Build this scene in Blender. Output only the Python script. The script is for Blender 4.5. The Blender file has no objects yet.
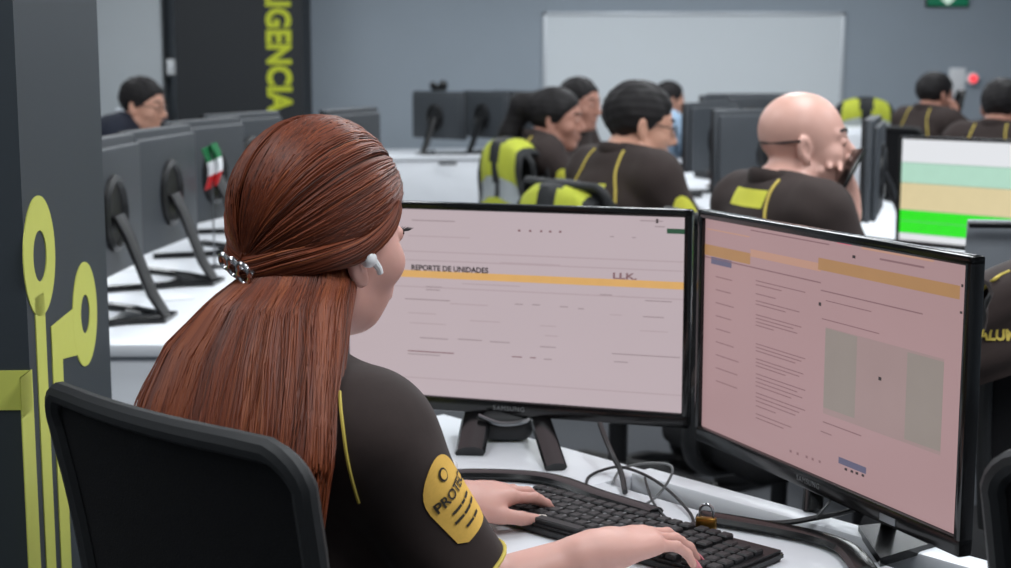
import bpy, bmesh, math, random
import numpy as np
from concurrent.futures import ThreadPoolExecutor
from mathutils import Vector, Matrix
from mathutils.bvhtree import BVHTree

# ------------------------------------------------------------------ camera, light, exposure
F = 1500.0                                   # focal length in pixels of the 1011 x 568 frame
TH = math.atan(217 / F)                      # the camera looks down by this much
CAMH = 1.34
sc = bpy.context.scene
COL = sc.collection
cam = bpy.data.objects.new('camera', bpy.data.cameras.new('camera'))
COL.objects.link(cam)
cam.location = (0, 0, CAMH)
cam.rotation_euler = (math.pi / 2 - TH, 0, 0)
cam.data.sensor_width = 36
cam.data.lens = 36 * F / 1011
cam.data.clip_start = 0.05
cam.data.dof.use_dof = True
cam.data.dof.focus_distance = 1.75
cam.data.dof.aperture_fstop = 6.5
sc.camera = cam
sc.view_settings.view_transform = 'Standard'
sc.view_settings.look = 'None'
sc.view_settings.gamma = 1
sc.view_settings.use_curve_mapping = False
sc.view_settings.exposure = 0.0
sc.cycles.use_denoising = True
sc.cycles.max_bounces = 6
world = bpy.data.worlds.new('world')
sc.world = world
world.use_nodes = True
world.node_tree.nodes['Background'].inputs[0].default_value = (0.75, 0.85, 1, 1)
world.node_tree.nodes['Background'].inputs[1].default_value = 0.3
CEIL = 2.75
def ceiling_lamp(x, y, sx, sy, watt, col=(0.93, 0.97, 1.0)):
    l = bpy.data.lights.new('ceiling_lamp', 'AREA')
    l.shape = 'RECTANGLE'; l.size = sx; l.size_y = sy; l.energy = watt; l.color = col
    o = bpy.data.objects.new('ceiling_lamp', l); COL.objects.link(o)
    o.location = (x, y, CEIL - 0.03)
for gx, gk in ((-2.6, .7), (-0.9, .62), (0.9, 1.1), (2.7, 1.0)):
    for gy, w in ((1.0, 28), (3.2, 30), (5.4, 22), (7.6, 23), (9.8, 27)):
        ceiling_lamp(gx, gy, 0.6, 1.2, w * gk)

# ------------------------------------------------------------------ pixel -> place
def ray(px, py):
    u = (px - 505.5) / F; v = (284 - py) / F
    return Vector((u, math.cos(TH) + v * math.sin(TH), -math.sin(TH) + v * math.cos(TH)))
def atY(px, py, Y):
    r = ray(px, py); t = Y / r.y
    return Vector((r.x * t, Y, CAMH + r.z * t))
def atZ(px, py, z):
    r = ray(px, py); t = (z - CAMH) / r.z
    return Vector((r.x * t, r.y * t, z))
def onplane(px, py, p, n):
    r = ray(px, py); o = Vector((0, 0, CAMH))
    t = (Vector(p) - o).dot(n) / r.dot(n)
    return o + r * t

# ------------------------------------------------------------------ materials
def lin(c):
    c = c / 255
    return c / 12.92 if c <= 0.04045 else ((c + 0.055) / 1.055) ** 2.4
def rgb(r, g, b): return (lin(r), lin(g), lin(b), 1)
def mat(name, col, rough=0.6, metal=0.0, noise=0.08, scale=40, bump=0.0, spec=0.5, stretch=None, coat=0.0, sheen=0.0, sss=0.0):
    m = bpy.data.materials.new(name); m.use_nodes = True
    nt = m.node_tree; b = nt.nodes['Principled BSDF']
    b.inputs['Roughness'].default_value = rough; b.inputs['Metallic'].default_value = metal
    b.inputs['Specular IOR Level'].default_value = spec
    b.inputs['Coat Weight'].default_value = coat
    b.inputs['Sheen Weight'].default_value = sheen
    if sss:
        b.inputs['Subsurface Weight'].default_value = sss
        b.inputs['Subsurface Radius'].default_value = (0.01, 0.004, 0.002)
    tc = nt.nodes.new('ShaderNodeTexCoord'); n = nt.nodes.new('ShaderNodeTexNoise')
    mp = nt.nodes.new('ShaderNodeMapping')
    if stretch: mp.inputs['Scale'].default_value = stretch
    nt.links.new(tc.outputs['Object'], mp.inputs['Vector'])
    nt.links.new(mp.outputs[0], n.inputs['Vector'])
    n.inputs['Scale'].default_value = scale; n.inputs['Detail'].default_value = 3
    mx = nt.nodes.new('ShaderNodeMix'); mx.data_type = 'RGBA'
    mx.inputs['A'].default_value = tuple(c * (1 - noise) for c in col[:3]) + (1,)
    mx.inputs['B'].default_value = tuple(min(1, c * (1 + noise)) for c in col[:3]) + (1,)
    nt.links.new(n.outputs['Fac'], mx.inputs['Factor'])
    nt.links.new(mx.outputs['Result'], b.inputs['Base Color'])
    if bump:
        bp = nt.nodes.new('ShaderNodeBump'); bp.inputs['Strength'].default_value = bump
        bp.inputs['Distance'].default_value = 0.002
        nt.links.new(n.outputs['Fac'], bp.inputs['Height'])
        nt.links.new(bp.outputs[0], b.inputs['Normal'])
    return m
def emit(name, col, k=1.0, noise=0.0, scale=8):
    m = mat(name, (0.01, 0.01, 0.01, 1), 0.35, noise=0)
    b = m.node_tree.nodes['Principled BSDF']
    b.inputs['Emission Color'].default_value = col
    b.inputs['Emission Strength'].default_value = k
    if noise:
        nt = m.node_tree
        n = nt.nodes.new('ShaderNodeTexNoise'); n.inputs['Scale'].default_value = scale
        tc = nt.nodes.new('ShaderNodeTexCoord'); nt.links.new(tc.outputs['Object'], n.inputs['Vector'])
        mx = nt.nodes.new('ShaderNodeMix'); mx.data_type = 'RGBA'
        mx.inputs['A'].default_value = tuple(c * (1 - noise) for c in col[:3]) + (1,)
        mx.inputs['B'].default_value = tuple(c * (1 + noise) for c in col[:3]) + (1,)
        nt.links.new(n.outputs['Fac'], mx.inputs['Factor']); nt.links.new(mx.outputs['Result'], b.inputs['Emission Color'])
    return m
M = dict(
    wall_grey=mat('wall_paint_blue_grey', rgb(158, 168, 178), 0.8, noise=0.03, scale=3),
    wall_white=mat('wall_paint_white', rgb(190, 196, 200), 0.8, noise=0.03, scale=3),
    ceiling=mat('ceiling_white', rgb(215, 217, 218), 0.9, noise=0.02),
    carpet=mat('carpet_dark_grey', rgb(92, 94, 98), 0.95, noise=0.25, scale=220, bump=0.4, spec=0.1),
    column=mat('column_grey', rgb(50, 57, 63), 0.55, noise=0.05, scale=5),
    column_dark=mat('column_near_black', rgb(42, 45, 50), 0.55, noise=0.05, scale=5),
    panel_dark=mat('panel_charcoal', rgb(38, 41, 45), 0.6, noise=0.05, scale=4),
    lime=mat('vinyl_lime', rgb(204, 208, 100), 0.5, noise=0.03),
    lime_bright=mat('vinyl_lime_bright', rgb(205, 214, 50), 0.5, noise=0.03),
    desk=mat('desk_white', rgb(234, 237, 242), 0.35, noise=0.02, scale=6),
    desk_edge=mat('desk_edge_grey', rgb(150, 155, 162), 0.5, noise=0.03),
    black=mat('plastic_black', rgb(26, 26, 28), 0.4, noise=0.1),
    black_matt=mat('plastic_black_matt', rgb(30, 31, 33), 0.6, noise=0.12, scale=90),
    black_gloss=mat('plastic_black_gloss', rgb(17, 17, 18), 0.18, noise=0.05),
    back_grey=mat('plastic_charcoal', rgb(62, 66, 71), 0.5, noise=0.06),
    fabric_black=mat('fabric_black', rgb(24, 24, 26), 0.85, noise=0.3, scale=400, bump=0.35, spec=0.2),
    metal=mat('metal_grey', rgb(150, 152, 155), 0.3, 1.0),
    silver=mat('metal_silver', rgb(225, 225, 228), 0.2, 1.0),
    brass=mat('metal_brass', rgb(172, 132, 60), 0.3, 1.0),
    board=mat('whiteboard_white', rgb(226, 232, 236), 0.3, noise=0.01),
    frame=mat('aluminium', rgb(200, 205, 210), 0.4, 0.3),
    uniform=mat('cloth_dark_brown', rgb(52, 42, 40), 0.85, noise=0.14, scale=60, bump=0.15, spec=0.25, sheen=0.08),
    uniform_far=mat('cloth_dark_brown_plain', rgb(56, 47, 45), 0.85, noise=0.1, scale=30, spec=0.25),
    navy=mat('cloth_navy', rgb(34, 38, 50), 0.8, noise=0.1, spec=0.25),
    shirt_white=mat('cloth_white', rgb(222, 226, 232), 0.8, noise=0.03),
    shirt_blue=mat('cloth_pale_blue', rgb(152, 176, 200), 0.8, noise=0.05),
    trousers=mat('cloth_trousers_dark', rgb(38, 37, 40), 0.85, noise=0.1, spec=0.2),
    shoe=mat('shoe_black', rgb(22, 22, 24), 0.4),
    piping=mat('piping_yellow', rgb(198, 176, 78), 0.7, noise=0.08, scale=200),
    patch=mat('patch_yellow', rgb(222, 176, 80), 0.75, noise=0.08, scale=300),
    patch_far=mat('patch_lime_yellow', rgb(206, 204, 66), 0.75, noise=0.06),
    ink=mat('print_black', rgb(45, 38, 26), 0.7),
    skin=mat('skin_fair', rgb(206, 157, 145), 0.5, noise=0.06, scale=35, sss=0.1),
    skin_tan=mat('skin_tan', rgb(196, 146, 124), 0.5, noise=0.06, scale=35),
    skin_pink=mat('skin_rosy', rgb(206, 160, 146), 0.4, noise=0.07, scale=25),
    skin_brown=mat('skin_brown', rgb(176, 126, 108), 0.5, noise=0.06, scale=35),
    lip=mat('lip_rose', rgb(168, 98, 92), 0.45),
    hair_black=mat('hair_black', rgb(25, 22, 23), 0.6, noise=0.3, scale=90, spec=0.25, bump=0.25),
    hair_brown=mat('hair_dark_brown', rgb(40, 33, 31), 0.5, noise=0.4, scale=60, stretch=(1, 1, 6), bump=0.5),
    stubble=mat('hair_grey_stubble', rgb(170, 136, 126), 0.6, noise=0.1),
    eye_white=mat('eye_white', rgb(190, 180, 176), 0.4),
    iris=mat('eye_iris', rgb(44, 30, 24), 0.15),
    nail_pink=mat('nail_pink', rgb(214, 132, 140), 0.2),
    nail_white=mat('nail_white', rgb(226, 216, 208), 0.2),
    earbud=mat('earbud_white', rgb(238, 238, 240), 0.2),
    vest=mat('vest_hi_vis', rgb(190, 197, 62), 0.75, noise=0.08, scale=50),
    vest_silver=mat('vest_reflective', rgb(196, 202, 204), 0.35, 0.3),
    paper=mat('paper_white', rgb(238, 240, 242), 0.8),
    green=mat('flag_green', rgb(30, 120, 70), 0.7), red=mat('flag_red', rgb(206, 40, 44), 0.7),
    cable=mat('cable_black', rgb(28, 28, 30), 0.45), cable_grey=mat('cable_grey', rgb(120, 122, 124), 0.45),
    key=mat('key_black', rgb(32, 32, 34), 0.5), keytop=mat('key_legend', rgb(104, 104, 106), 0.6),
    key_well=mat('keyboard_black', rgb(20, 20, 22), 0.4),
    exit_green=emit('exit_sign_green', rgb(10, 110, 78), 0.7),
    exit_white=emit('exit_sign_white', rgb(220, 245, 232), 0.8),
    red_led=emit('alarm_red', rgb(255, 70, 80), 1.3),
    # screens
    s_page=emit('screen_page_pink_white', rgb(190, 174, 179), 0.95, noise=0.02),
    s_page2=emit('screen_page_dusky_pink', rgb(168, 137, 139), 0.95, noise=0.035, scale=5),
    s_line=emit('screen_line_grey', rgb(158, 142, 146), 0.95),
    s_line2=emit('screen_line_dark', rgb(132, 102, 106), 0.95),
    s_soft=emit('screen_line_soft', rgb(178, 160, 165), 0.95),
    s_ink=emit('screen_ink', rgb(52, 44, 46), 0.9),
    s_amber=emit('screen_amber', rgb(218, 170, 104), 0.95, noise=0.08, scale=30),
    s_ochre=emit('screen_ochre', rgb(168, 127, 86), 0.95, noise=0.06, scale=20),
    s_ochre2=emit('screen_ochre_pale', rgb(184, 142, 124), 0.95),
    s_green=emit('screen_dark_green', rgb(46, 84, 62), 0.9),
    s_map=emit('screen_map_grey_green', rgb(156, 133, 132), 0.95, noise=0.06, scale=14),
    s_map2=emit('screen_map_green', rgb(143, 133, 127), 0.95, noise=0.05, scale=20),
    s_blue=emit('screen_blue_grey', rgb(98, 96, 120), 0.9),
    s_pinkdot=emit('screen_magenta', rgb(224, 84, 120), 0.95),
    s_task=emit('screen_taskbar', rgb(196, 186, 190), 0.95),
    s_task2=emit('screen_taskbar_dusky', rgb(164, 134, 137), 0.95),
    g_white=emit('sheet_white', rgb(226, 228, 232), 1.0), g_mint=emit('sheet_mint', rgb(176, 216, 196), 1.0, noise=0.04, scale=30),
    g_tan=emit('sheet_tan', rgb(218, 202, 158), 1.0, noise=0.04, scale=30), g_green=emit('sheet_green', rgb(40, 228, 24), 1.0, noise=0.05, scale=30),
    g_line=emit('sheet_line', rgb(120, 160, 140), 0.9),
    dim_screen=emit('screen_dim', rgb(120, 130, 140), 0.8),
    lens=mat('lens_dark_glass', rgb(60, 60, 64), 0.1),
)
def hair_material():
    m = mat('hair_auburn', rgb(120, 58, 36), 0.42, noise=0.0, spec=0.35)
    nt = m.node_tree; b = nt.nodes['Principled BSDF']
    at = nt.nodes.new('ShaderNodeAttribute'); at.attribute_name = 'strand'
    cr = nt.nodes.new('ShaderNodeValToRGB')
    cr.color_ramp.elements[0].color = rgb(52, 22, 13); cr.color_ramp.elements[1].color = rgb(158, 88, 50)
    e = cr.color_ramp.elements.new(0.5); e.color = rgb(116, 54, 30)
    nt.links.new(at.outputs['Fac'], cr.inputs[0]); nt.links.new(cr.outputs[0], b.inputs['Base Color'])
    return m
M['hair_auburn'] = hair_material()

# ------------------------------------------------------------------ object helpers
def tag(o, label=None, cat=None, group=None, kind=None):
    for k, v in (('label', label), ('category', cat), ('group', group), ('kind', kind)):
        if v: o[k] = v
    return o
def empty(name, loc=(0, 0, 0), rz=0.0, label=None, cat=None, group=None):
    o = bpy.data.objects.new(name, None); COL.objects.link(o)
    o.empty_display_size = 0.1
    o.location = loc; o.rotation_euler = (0, 0, rz)
    return tag(o, label, cat, group)
def link(name, me, mats, parent=None, loc=None):
    o = bpy.data.objects.new(name, me); COL.objects.link(o)
    if not isinstance(mats, (list, tuple)): mats = [mats]
    for m in mats: me.materials.append(m)
    if parent is not None: o.parent = parent
    if loc is not None: o.location = loc
    return o
def obj(name, bm, mats, parent=None, smooth=True, loc=None):
    me = bpy.data.meshes.new(name)
    bmesh.ops.recalc_face_normals(bm, faces=bm.faces[:])
    if smooth:
        for f in bm.faces: f.smooth = True
        for e in bm.edges:
            if len(e.link_faces) == 2 and e.calc_face_angle(0) > 0.6: e.smooth = False
    bm.to_mesh(me); bm.free()
    return link(name, me, mats, parent, loc)
def copy_tree(o, parent=None):
    c = o.copy(); COL.objects.link(c); c.parent = parent
    for ch in list(o.children): copy_tree(ch, c)
    return c
def B(): return bmesh.new()
def bx(bm, c, s, bev=0.0, rot=None, mi=0, seg=2):
    r = bmesh.ops.create_cube(bm, size=1.0)
    vs = r['verts']
    bmesh.ops.scale(bm, vec=Vector(s), verts=vs)
    es = list({e for v in vs for e in v.link_edges}); fs = list({f for v in vs for f in v.link_faces})
    if bev > 0:
        rr = bmesh.ops.bevel(bm, geom=es, offset=bev, segments=seg, affect='EDGES', profile=0.5)
        vs = list({v for f in rr['faces'] for v in f.verts} | {v for v in vs if v.is_valid})
        fs = list({f for v in vs for f in v.link_faces})
    for f in fs: f.material_index = mi
    if rot is not None: bmesh.ops.rotate(bm, cent=(0, 0, 0), matrix=rot, verts=vs)
    bmesh.ops.translate(bm, vec=Vector(c), verts=vs)
    return vs
def tube(bm, pts, r, n=8, mi=0, flat=None, up=None):
    """a swept tube; r is one radius or one per point; flat=(a, b) squashes the section along up / across"""
    pts = [Vector(p) for p in pts]; k = len(pts)
    rr = [r] * k if not isinstance(r, (list, tuple)) else list(r)
    rings = []; prev = None
    for i, p in enumerate(pts):
        d = (pts[min(i + 1, k - 1)] - pts[max(i - 1, 0)]).normalized()
        if up is not None: u = Vector(up)
        else: u = prev if prev is not None else (Vector((0, 0, 1)) if abs(d.z) < 0.9 else Vector((1, 0, 0)))
        a = (u - d * u.dot(d)).normalized(); prev = a; b = d.cross(a)
        fa, fb = flat if flat else (1, 1)
        rings.append([bm.verts.new(p + (a * math.cos(t) * fa + b * math.sin(t) * fb) * rr[i]) for t in [2 * math.pi * j / n for j in range(n)]])
    for i in range(k - 1):
        for j in range(n):
            f = bm.faces.new((rings[i][j], rings[i][(j + 1) % n], rings[i + 1][(j + 1) % n], rings[i + 1][j])); f.material_index = mi
    for rg in (rings[0][::-1], rings[-1]):
        f = bm.faces.new(rg); f.material_index = mi
def smooth_path(pts, n=6):
    P = [Vector(p) for p in pts]; out = []
    for i in range(len(P) - 1):
        a, b, c, d = P[max(i - 1, 0)], P[i], P[i + 1], P[min(i + 2, len(P) - 1)]
        for j in range(n):
            t = j / n
            out.append(0.5 * ((2 * b) + (c - a) * t + (2 * a - 5 * b + 4 * c - d) * t * t + (3 * b - a - 3 * c + d) * t ** 3))
    out.append(P[-1]); return out
def prism(bm, poly, z0, z1, mi=0, mtx=None):
    """polygon in local xy extruded from z0 to z1, then moved by mtx"""
    lo = [bm.verts.new((x, y, z0)) for x, y in poly]; hi = [bm.verts.new((x, y, z1)) for x, y in poly]
    n = len(poly); fs = [bm.faces.new(lo[::-1]), bm.faces.new(hi)]
    for i in range(n): fs.append(bm.faces.new((lo[i], lo[(i + 1) % n], hi[(i + 1) % n], hi[i])))
    for f in fs: f.material_index = mi
    if mtx is not None: bmesh.ops.transform(bm, matrix=mtx, verts=lo + hi)
    return lo + hi
def lathe(bm, prof, n=20, mi=0, mtx=None):
    rings = []
    for r, z in prof:
        rings.append([bm.verts.new((max(r, 1e-5) * math.cos(2 * math.pi * j / n), max(r, 1e-5) * math.sin(2 * math.pi * j / n), z)) for j in range(n)])
    for i in range(len(prof) - 1):
        for j in range(n):
            f = bm.faces.new((rings[i][j], rings[i][(j + 1) % n], rings[i + 1][(j + 1) % n], rings[i + 1][j])); f.material_index = mi
    for rg in (rings[0][::-1], rings[-1]): bm.faces.new(rg).material_index = mi
    if mtx is not None: bmesh.ops.transform(bm, matrix=mtx, verts=[v for r in rings for v in r])
def ball(bm, c, r, mi=0, u=14, v=10, sc3=None, rot=None):
    vs = bmesh.ops.create_uvsphere(bm, u_segments=u, v_segments=v, radius=1.0)['verts']
    bmesh.ops.scale(bm, vec=Vector(sc3 if sc3 else (r, r, r)), verts=vs)
    if rot is not None: bmesh.ops.rotate(bm, cent=(0, 0, 0), matrix=rot, verts=vs)
    bmesh.ops.translate(bm, vec=Vector(c), verts=vs)
    for f in {f for w in vs for f in w.link_faces}: f.material_index = mi
    return vs
def basis(x, y, z, o): return Matrix(((x[0], y[0], z[0], o[0]), (x[1], y[1], z[1], o[1]), (x[2], y[2], z[2], o[2]), (0, 0, 0, 1)))
def text_mesh(s, size, align='CENTER', extrude=0.0, offset=0.0, space=1.0):
    cu = bpy.data.curves.new('lettering', 'FONT'); cu.body = s; cu.size = size; cu.align_x = align; cu.align_y = 'CENTER'
    cu.extrude = extrude; cu.offset = offset; cu.space_character = space; cu.resolution_u = 3
    o = bpy.data.objects.new('lettering', cu); COL.objects.link(o)
    dg = bpy.context.evaluated_depsgraph_get(); dg.update()
    me = bpy.data.meshes.new_from_object(o.evaluated_get(dg))
    bpy.data.objects.remove(o); bpy.data.curves.remove(cu)
    return me
def add_mesh(bm, me, mtx, mi=0):
    n0 = len(bm.verts); f0 = len(bm.faces)
    bm.from_mesh(me); bm.verts.ensure_lookup_table(); bm.faces.ensure_lookup_table()
    bmesh.ops.transform(bm, matrix=mtx, verts=bm.verts[n0:])
    for f in bm.faces[f0:]: f.material_index = mi
    bpy.data.meshes.remove(me)

# ------------------------------------------------------------------ bodies: smooth blends of tapered limbs, meshed as one surface
def _smin(a, b, k):
    if k <= 0: return np.minimum(a, b)
    h = np.clip(0.5 + 0.5 * (b - a) / k, 0, 1)
    return b * (1 - h) + a * h - k * h * (1 - h)
def _len(q): return np.sqrt(np.einsum('ij,ij->i', q, q))
def _bound(prims):
    c, r = [], []
    for p in prims:
        if p[0] == 'c': c += [np.asarray(p[1], float), np.asarray(p[2], float)]; r += [p[3], p[4]]
        elif p[0] == 'e': c.append(np.asarray(p[1], float)); r.append(max(p[2]))
    if not c: return None
    c = np.array(c); m = c.mean(0); return m, float((np.linalg.norm(c - m, axis=1) + np.array(r)).max())
def ev(prims, P):
    d = np.full(len(P), 1e3)
    for p in prims:
        t = p[0]
        if t == 'c':                                   # tapered limb a -> b
            _, a, b, r1, r2, k = p
            a = np.asarray(a, float); ab = np.asarray(b, float) - a; pa = P - a
            h = np.clip(pa @ (ab / max(ab @ ab, 1e-9)), 0, 1)
            q = _len(pa - h[:, None] * ab) - (r1 + (r2 - r1) * h)
            d = _smin(d, q, k)
        elif t in 'eE':                                # ellipsoid (E carves it away)
            _, c, r, R, k = p
            q = P - np.asarray(c, float)
            if R is not None: q = q @ R
            r = np.asarray(r, float)
            q = q / r; k0 = _len(q); k1 = _len(q / r)
            q = k0 * (k0 - 1) / np.maximum(k1, 1e-6)
            d = _smin(d, q, k) if t == 'e' else -_smin(-d, q, k)
        elif t == 'p':                                 # keep the side the normal points away from
            _, o, n, k = p
            q = (P - np.asarray(o, float)) @ np.asarray(n, float)
            d = -_smin(-d, -q, k)
        elif t == 'g':                                 # nested group, worked out only near where it is
            bd = _bound(p[1]) if len(p[1]) > 8 else None
            if bd is None: q = ev(p[1], P)
            else:
                q = _len(P - bd[0]) - bd[1]; near = q < .05
                if near.any(): q[near] = ev(p[1], P[near])
            d = _smin(d, q, p[2])
        elif t == 'n':                                 # folds
            d = d + p[1](P)
    return d
def surface(prims, lo, hi, h):
    lo = np.asarray(lo, float); hi = np.asarray(hi, float); S = 6
    nb = np.ceil((hi - lo) / (h * S)).astype(int)
    I = np.stack(np.meshgrid(*[np.arange(n) for n in nb], indexing='ij'), -1).reshape(-1, 3)
    dc = ev(prims, lo + (I + 0.5) * h * S)
    I = I[np.abs(dc) < h * S * 1.35 + 0.004]
    o = np.stack(np.meshgrid(*[np.arange(S)] * 3, indexing='ij'), -1).reshape(-1, 3)
    C = (I[:, None] * S + o[None]).reshape(-1, 3)
    D = nb * S + 2
    def key(c): return (c[:, 0] * D[1] + c[:, 1]) * D[2] + c[:, 2]
    off = np.array([[i, j, k] for i in (0, 1) for j in (0, 1) for k in (0, 1)])
    ck = np.unique(np.concatenate([key(C + f) for f in off]))
    cc = np.stack([ck // (D[1] * D[2]), (ck // D[2]) % D[1], ck % D[2]], -1)
    with ThreadPoolExecutor(4) as ex: val = np.concatenate(list(ex.map(lambda q: ev(prims, lo + q * h), np.array_split(cc, max(1, len(cc) // 30000)))))
    V = np.stack([val[np.searchsorted(ck, key(C + f))] for f in off], -1)
    m = (V.min(1) < 0) & (V.max(1) >= 0)
    C = C[m]; V = V[m]
    acc = np.zeros((len(C), 3)); cnt = np.zeros(len(C))
    for a in range(8):
        for b in range(a + 1, 8):
            if np.abs(off[a] - off[b]).sum() != 1: continue
            s = (V[:, a] < 0) != (V[:, b] < 0)
            t = np.where(s, V[:, a] / np.where(s, V[:, a] - V[:, b], 1), 0)
            acc += np.where(s[:, None], off[a] + t[:, None] * (off[b] - off[a]), 0); cnt += s
    vert = lo + (C + acc / cnt[:, None]) * h
    K = key(C); order = np.argsort(K); Ks = K[order]
    quads = []
    for ax in range(3):
        e = np.zeros(3, int); e[ax] = 1
        b1 = np.zeros(3, int); b1[(ax + 1) % 3] = 1; b2 = np.zeros(3, int); b2[(ax + 2) % 3] = 1
        ia = [i for i in range(8) if (off[i] == e).all()][0]
        s = (V[:, 0] < 0) != (V[:, ia] < 0)
        c = C[s]; sg = V[s, 0] < 0
        idx = []; ok = np.ones(len(c), bool)
        for q in (c, c - b1, c - b1 - b2, c - b2):
            j = np.searchsorted(Ks, key(q)); j = np.clip(j, 0, len(Ks) - 1)
            ok &= Ks[j] == key(q); idx.append(order[j])
        Q = np.stack(idx, -1)
        Q[~sg] = Q[~sg][:, ::-1]
        quads.append(Q[ok])
    return vert, np.concatenate(quads)
def np_mesh(name, v, q):
    me = bpy.data.meshes.new(name)
    me.vertices.add(len(v)); me.vertices.foreach_set('co', np.ascontiguousarray(v, np.float32).ravel())
    me.loops.add(q.size); me.loops.foreach_set('vertex_index', np.ascontiguousarray(q, np.int32).ravel())
    me.polygons.add(len(q)); me.polygons.foreach_set('loop_start', np.arange(0, q.size, 4, dtype=np.int32))
    me.polygons.foreach_set('use_smooth', np.ones(len(q), bool))
    me.update(calc_edges=True); me.validate()
    return me
def body_mesh(name, prims, lo, hi, h, m, parent):
    v, q = surface(prims, lo, hi, h)
    return link(name, np_mesh(name, v, q), m, parent)
def snap(prims, pts, off=0.0, it=8):
    """move points onto the surface of a body"""
    P = np.asarray(pts, float).copy(); e = 0.0015
    for _ in range(it):
        d = ev(prims, P); g = np.stack([ev(prims, P + np.eye(3)[i] * e) - d for i in range(3)], -1)
        g /= np.maximum(np.linalg.norm(g, axis=1, keepdims=True), 1e-9)
        P -= (d - off)[:, None] * g
    return P
def rotz(a): return np.array([[math.cos(a), -math.sin(a), 0], [math.sin(a), math.cos(a), 0], [0, 0, 1]])
def roty(a): return np.array([[math.cos(a), 0, math.sin(a)], [0, 1, 0], [-math.sin(a), 0, math.cos(a)]])
def rotx(a): return np.array([[1, 0, 0], [0, math.cos(a), -math.sin(a)], [0, math.sin(a), math.cos(a)]])
def unit(v): v = np.asarray(v, float); return v / np.linalg.norm(v)

def head_prims(C, R, s=1.0, jaw=1.0, wide=1.0, nose=1.0, back=0.0, chin=0.0):
    """a head in its own frame: x to the face, y to its left, z up"""
    def g(p): return C + R @ (np.asarray(p, float) * s)
    def el(c, r, k, t='e', Q=None): return (t, g(c), np.asarray(r) * s, R if Q is None else R @ Q, k * s)
    def co(a, b, r1, r2, k): return ('c', g(a), g(b), r1 * s, r2 * s, k * s)
    w = wide
    L = [el((-.012 + back / 2, 0, .036), (.099 - back / 2, .077 * w, .089 - back / 2), .01), el((.028, 0, -.012), (.066, .064 * w, .082), .03),
         el((.04, 0, -.055), (.05, .05 * w * jaw, .05), .03),
         co((.0, .052 * w * jaw, -.055), (.066 - chin, .018 * jaw, -.094 + chin * .6), .017, .015, .02), co((.0, -.052 * w * jaw, -.055), (.066 - chin, -.018 * jaw, -.094 + chin * .6), .017, .015, .02),
         co((.068 - chin, -.014, -.094 + chin * .6), (.068 - chin, .014, -.094 + chin * .6), .018 * jaw, .018 * jaw, .02)]
    for sd in (1, -1):
        L += [co((.083, .012 * sd, .03), (.066, .046 * sd * w, .028), .011, .009, .012),            # brow
              el((.058, .046 * sd * w, -.022), (.026, .02, .022), .02),                              # cheek
              el((.1, .032 * sd, .009), (.018, .017, .012), .01, 'E'),                               # socket
              el((.082, .032 * sd, .009), (.0125, .0145, .0115), .004)]                              # closed-lid bulge
    L += [co((.09, 0, .018), (.108 + .006 * nose, 0, -.024), .0075, .0115 * nose, .012), el((.1, .011, -.031), (.011, .0085, .0085), .006), el((.1, -.011, -.031), (.011, .0085, .0085), .006),
          co((.088, -.018, -.057), (.096, 0, -.055), .0055, .007, .006), co((.088, .018, -.057), (.096, 0, -.055), .0055, .007, .006),
          co((.087, -.016, -.066), (.094, 0, -.067), .006, .0075, .005), co((.087, .016, -.066), (.094, 0, -.067), .006, .0075, .005)]
    for sd in (1, -1):
        Q = rotz(-.35 * sd) @ roty(-.15)
        L += [el((-.01, .079 * sd * w, -.006), (.018, .009, .032), .006, 'e', Q), el((-.004, .086 * sd * w, -.004), (.01, .006, .019), .004, 'E', Q),
              el((-.002, .077 * sd * w, -.033), (.009, .006, .009), .006)]
    return L
def head_point(C, R, p, s=1.0): return C + R @ (np.asarray(p, float) * s)
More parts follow.
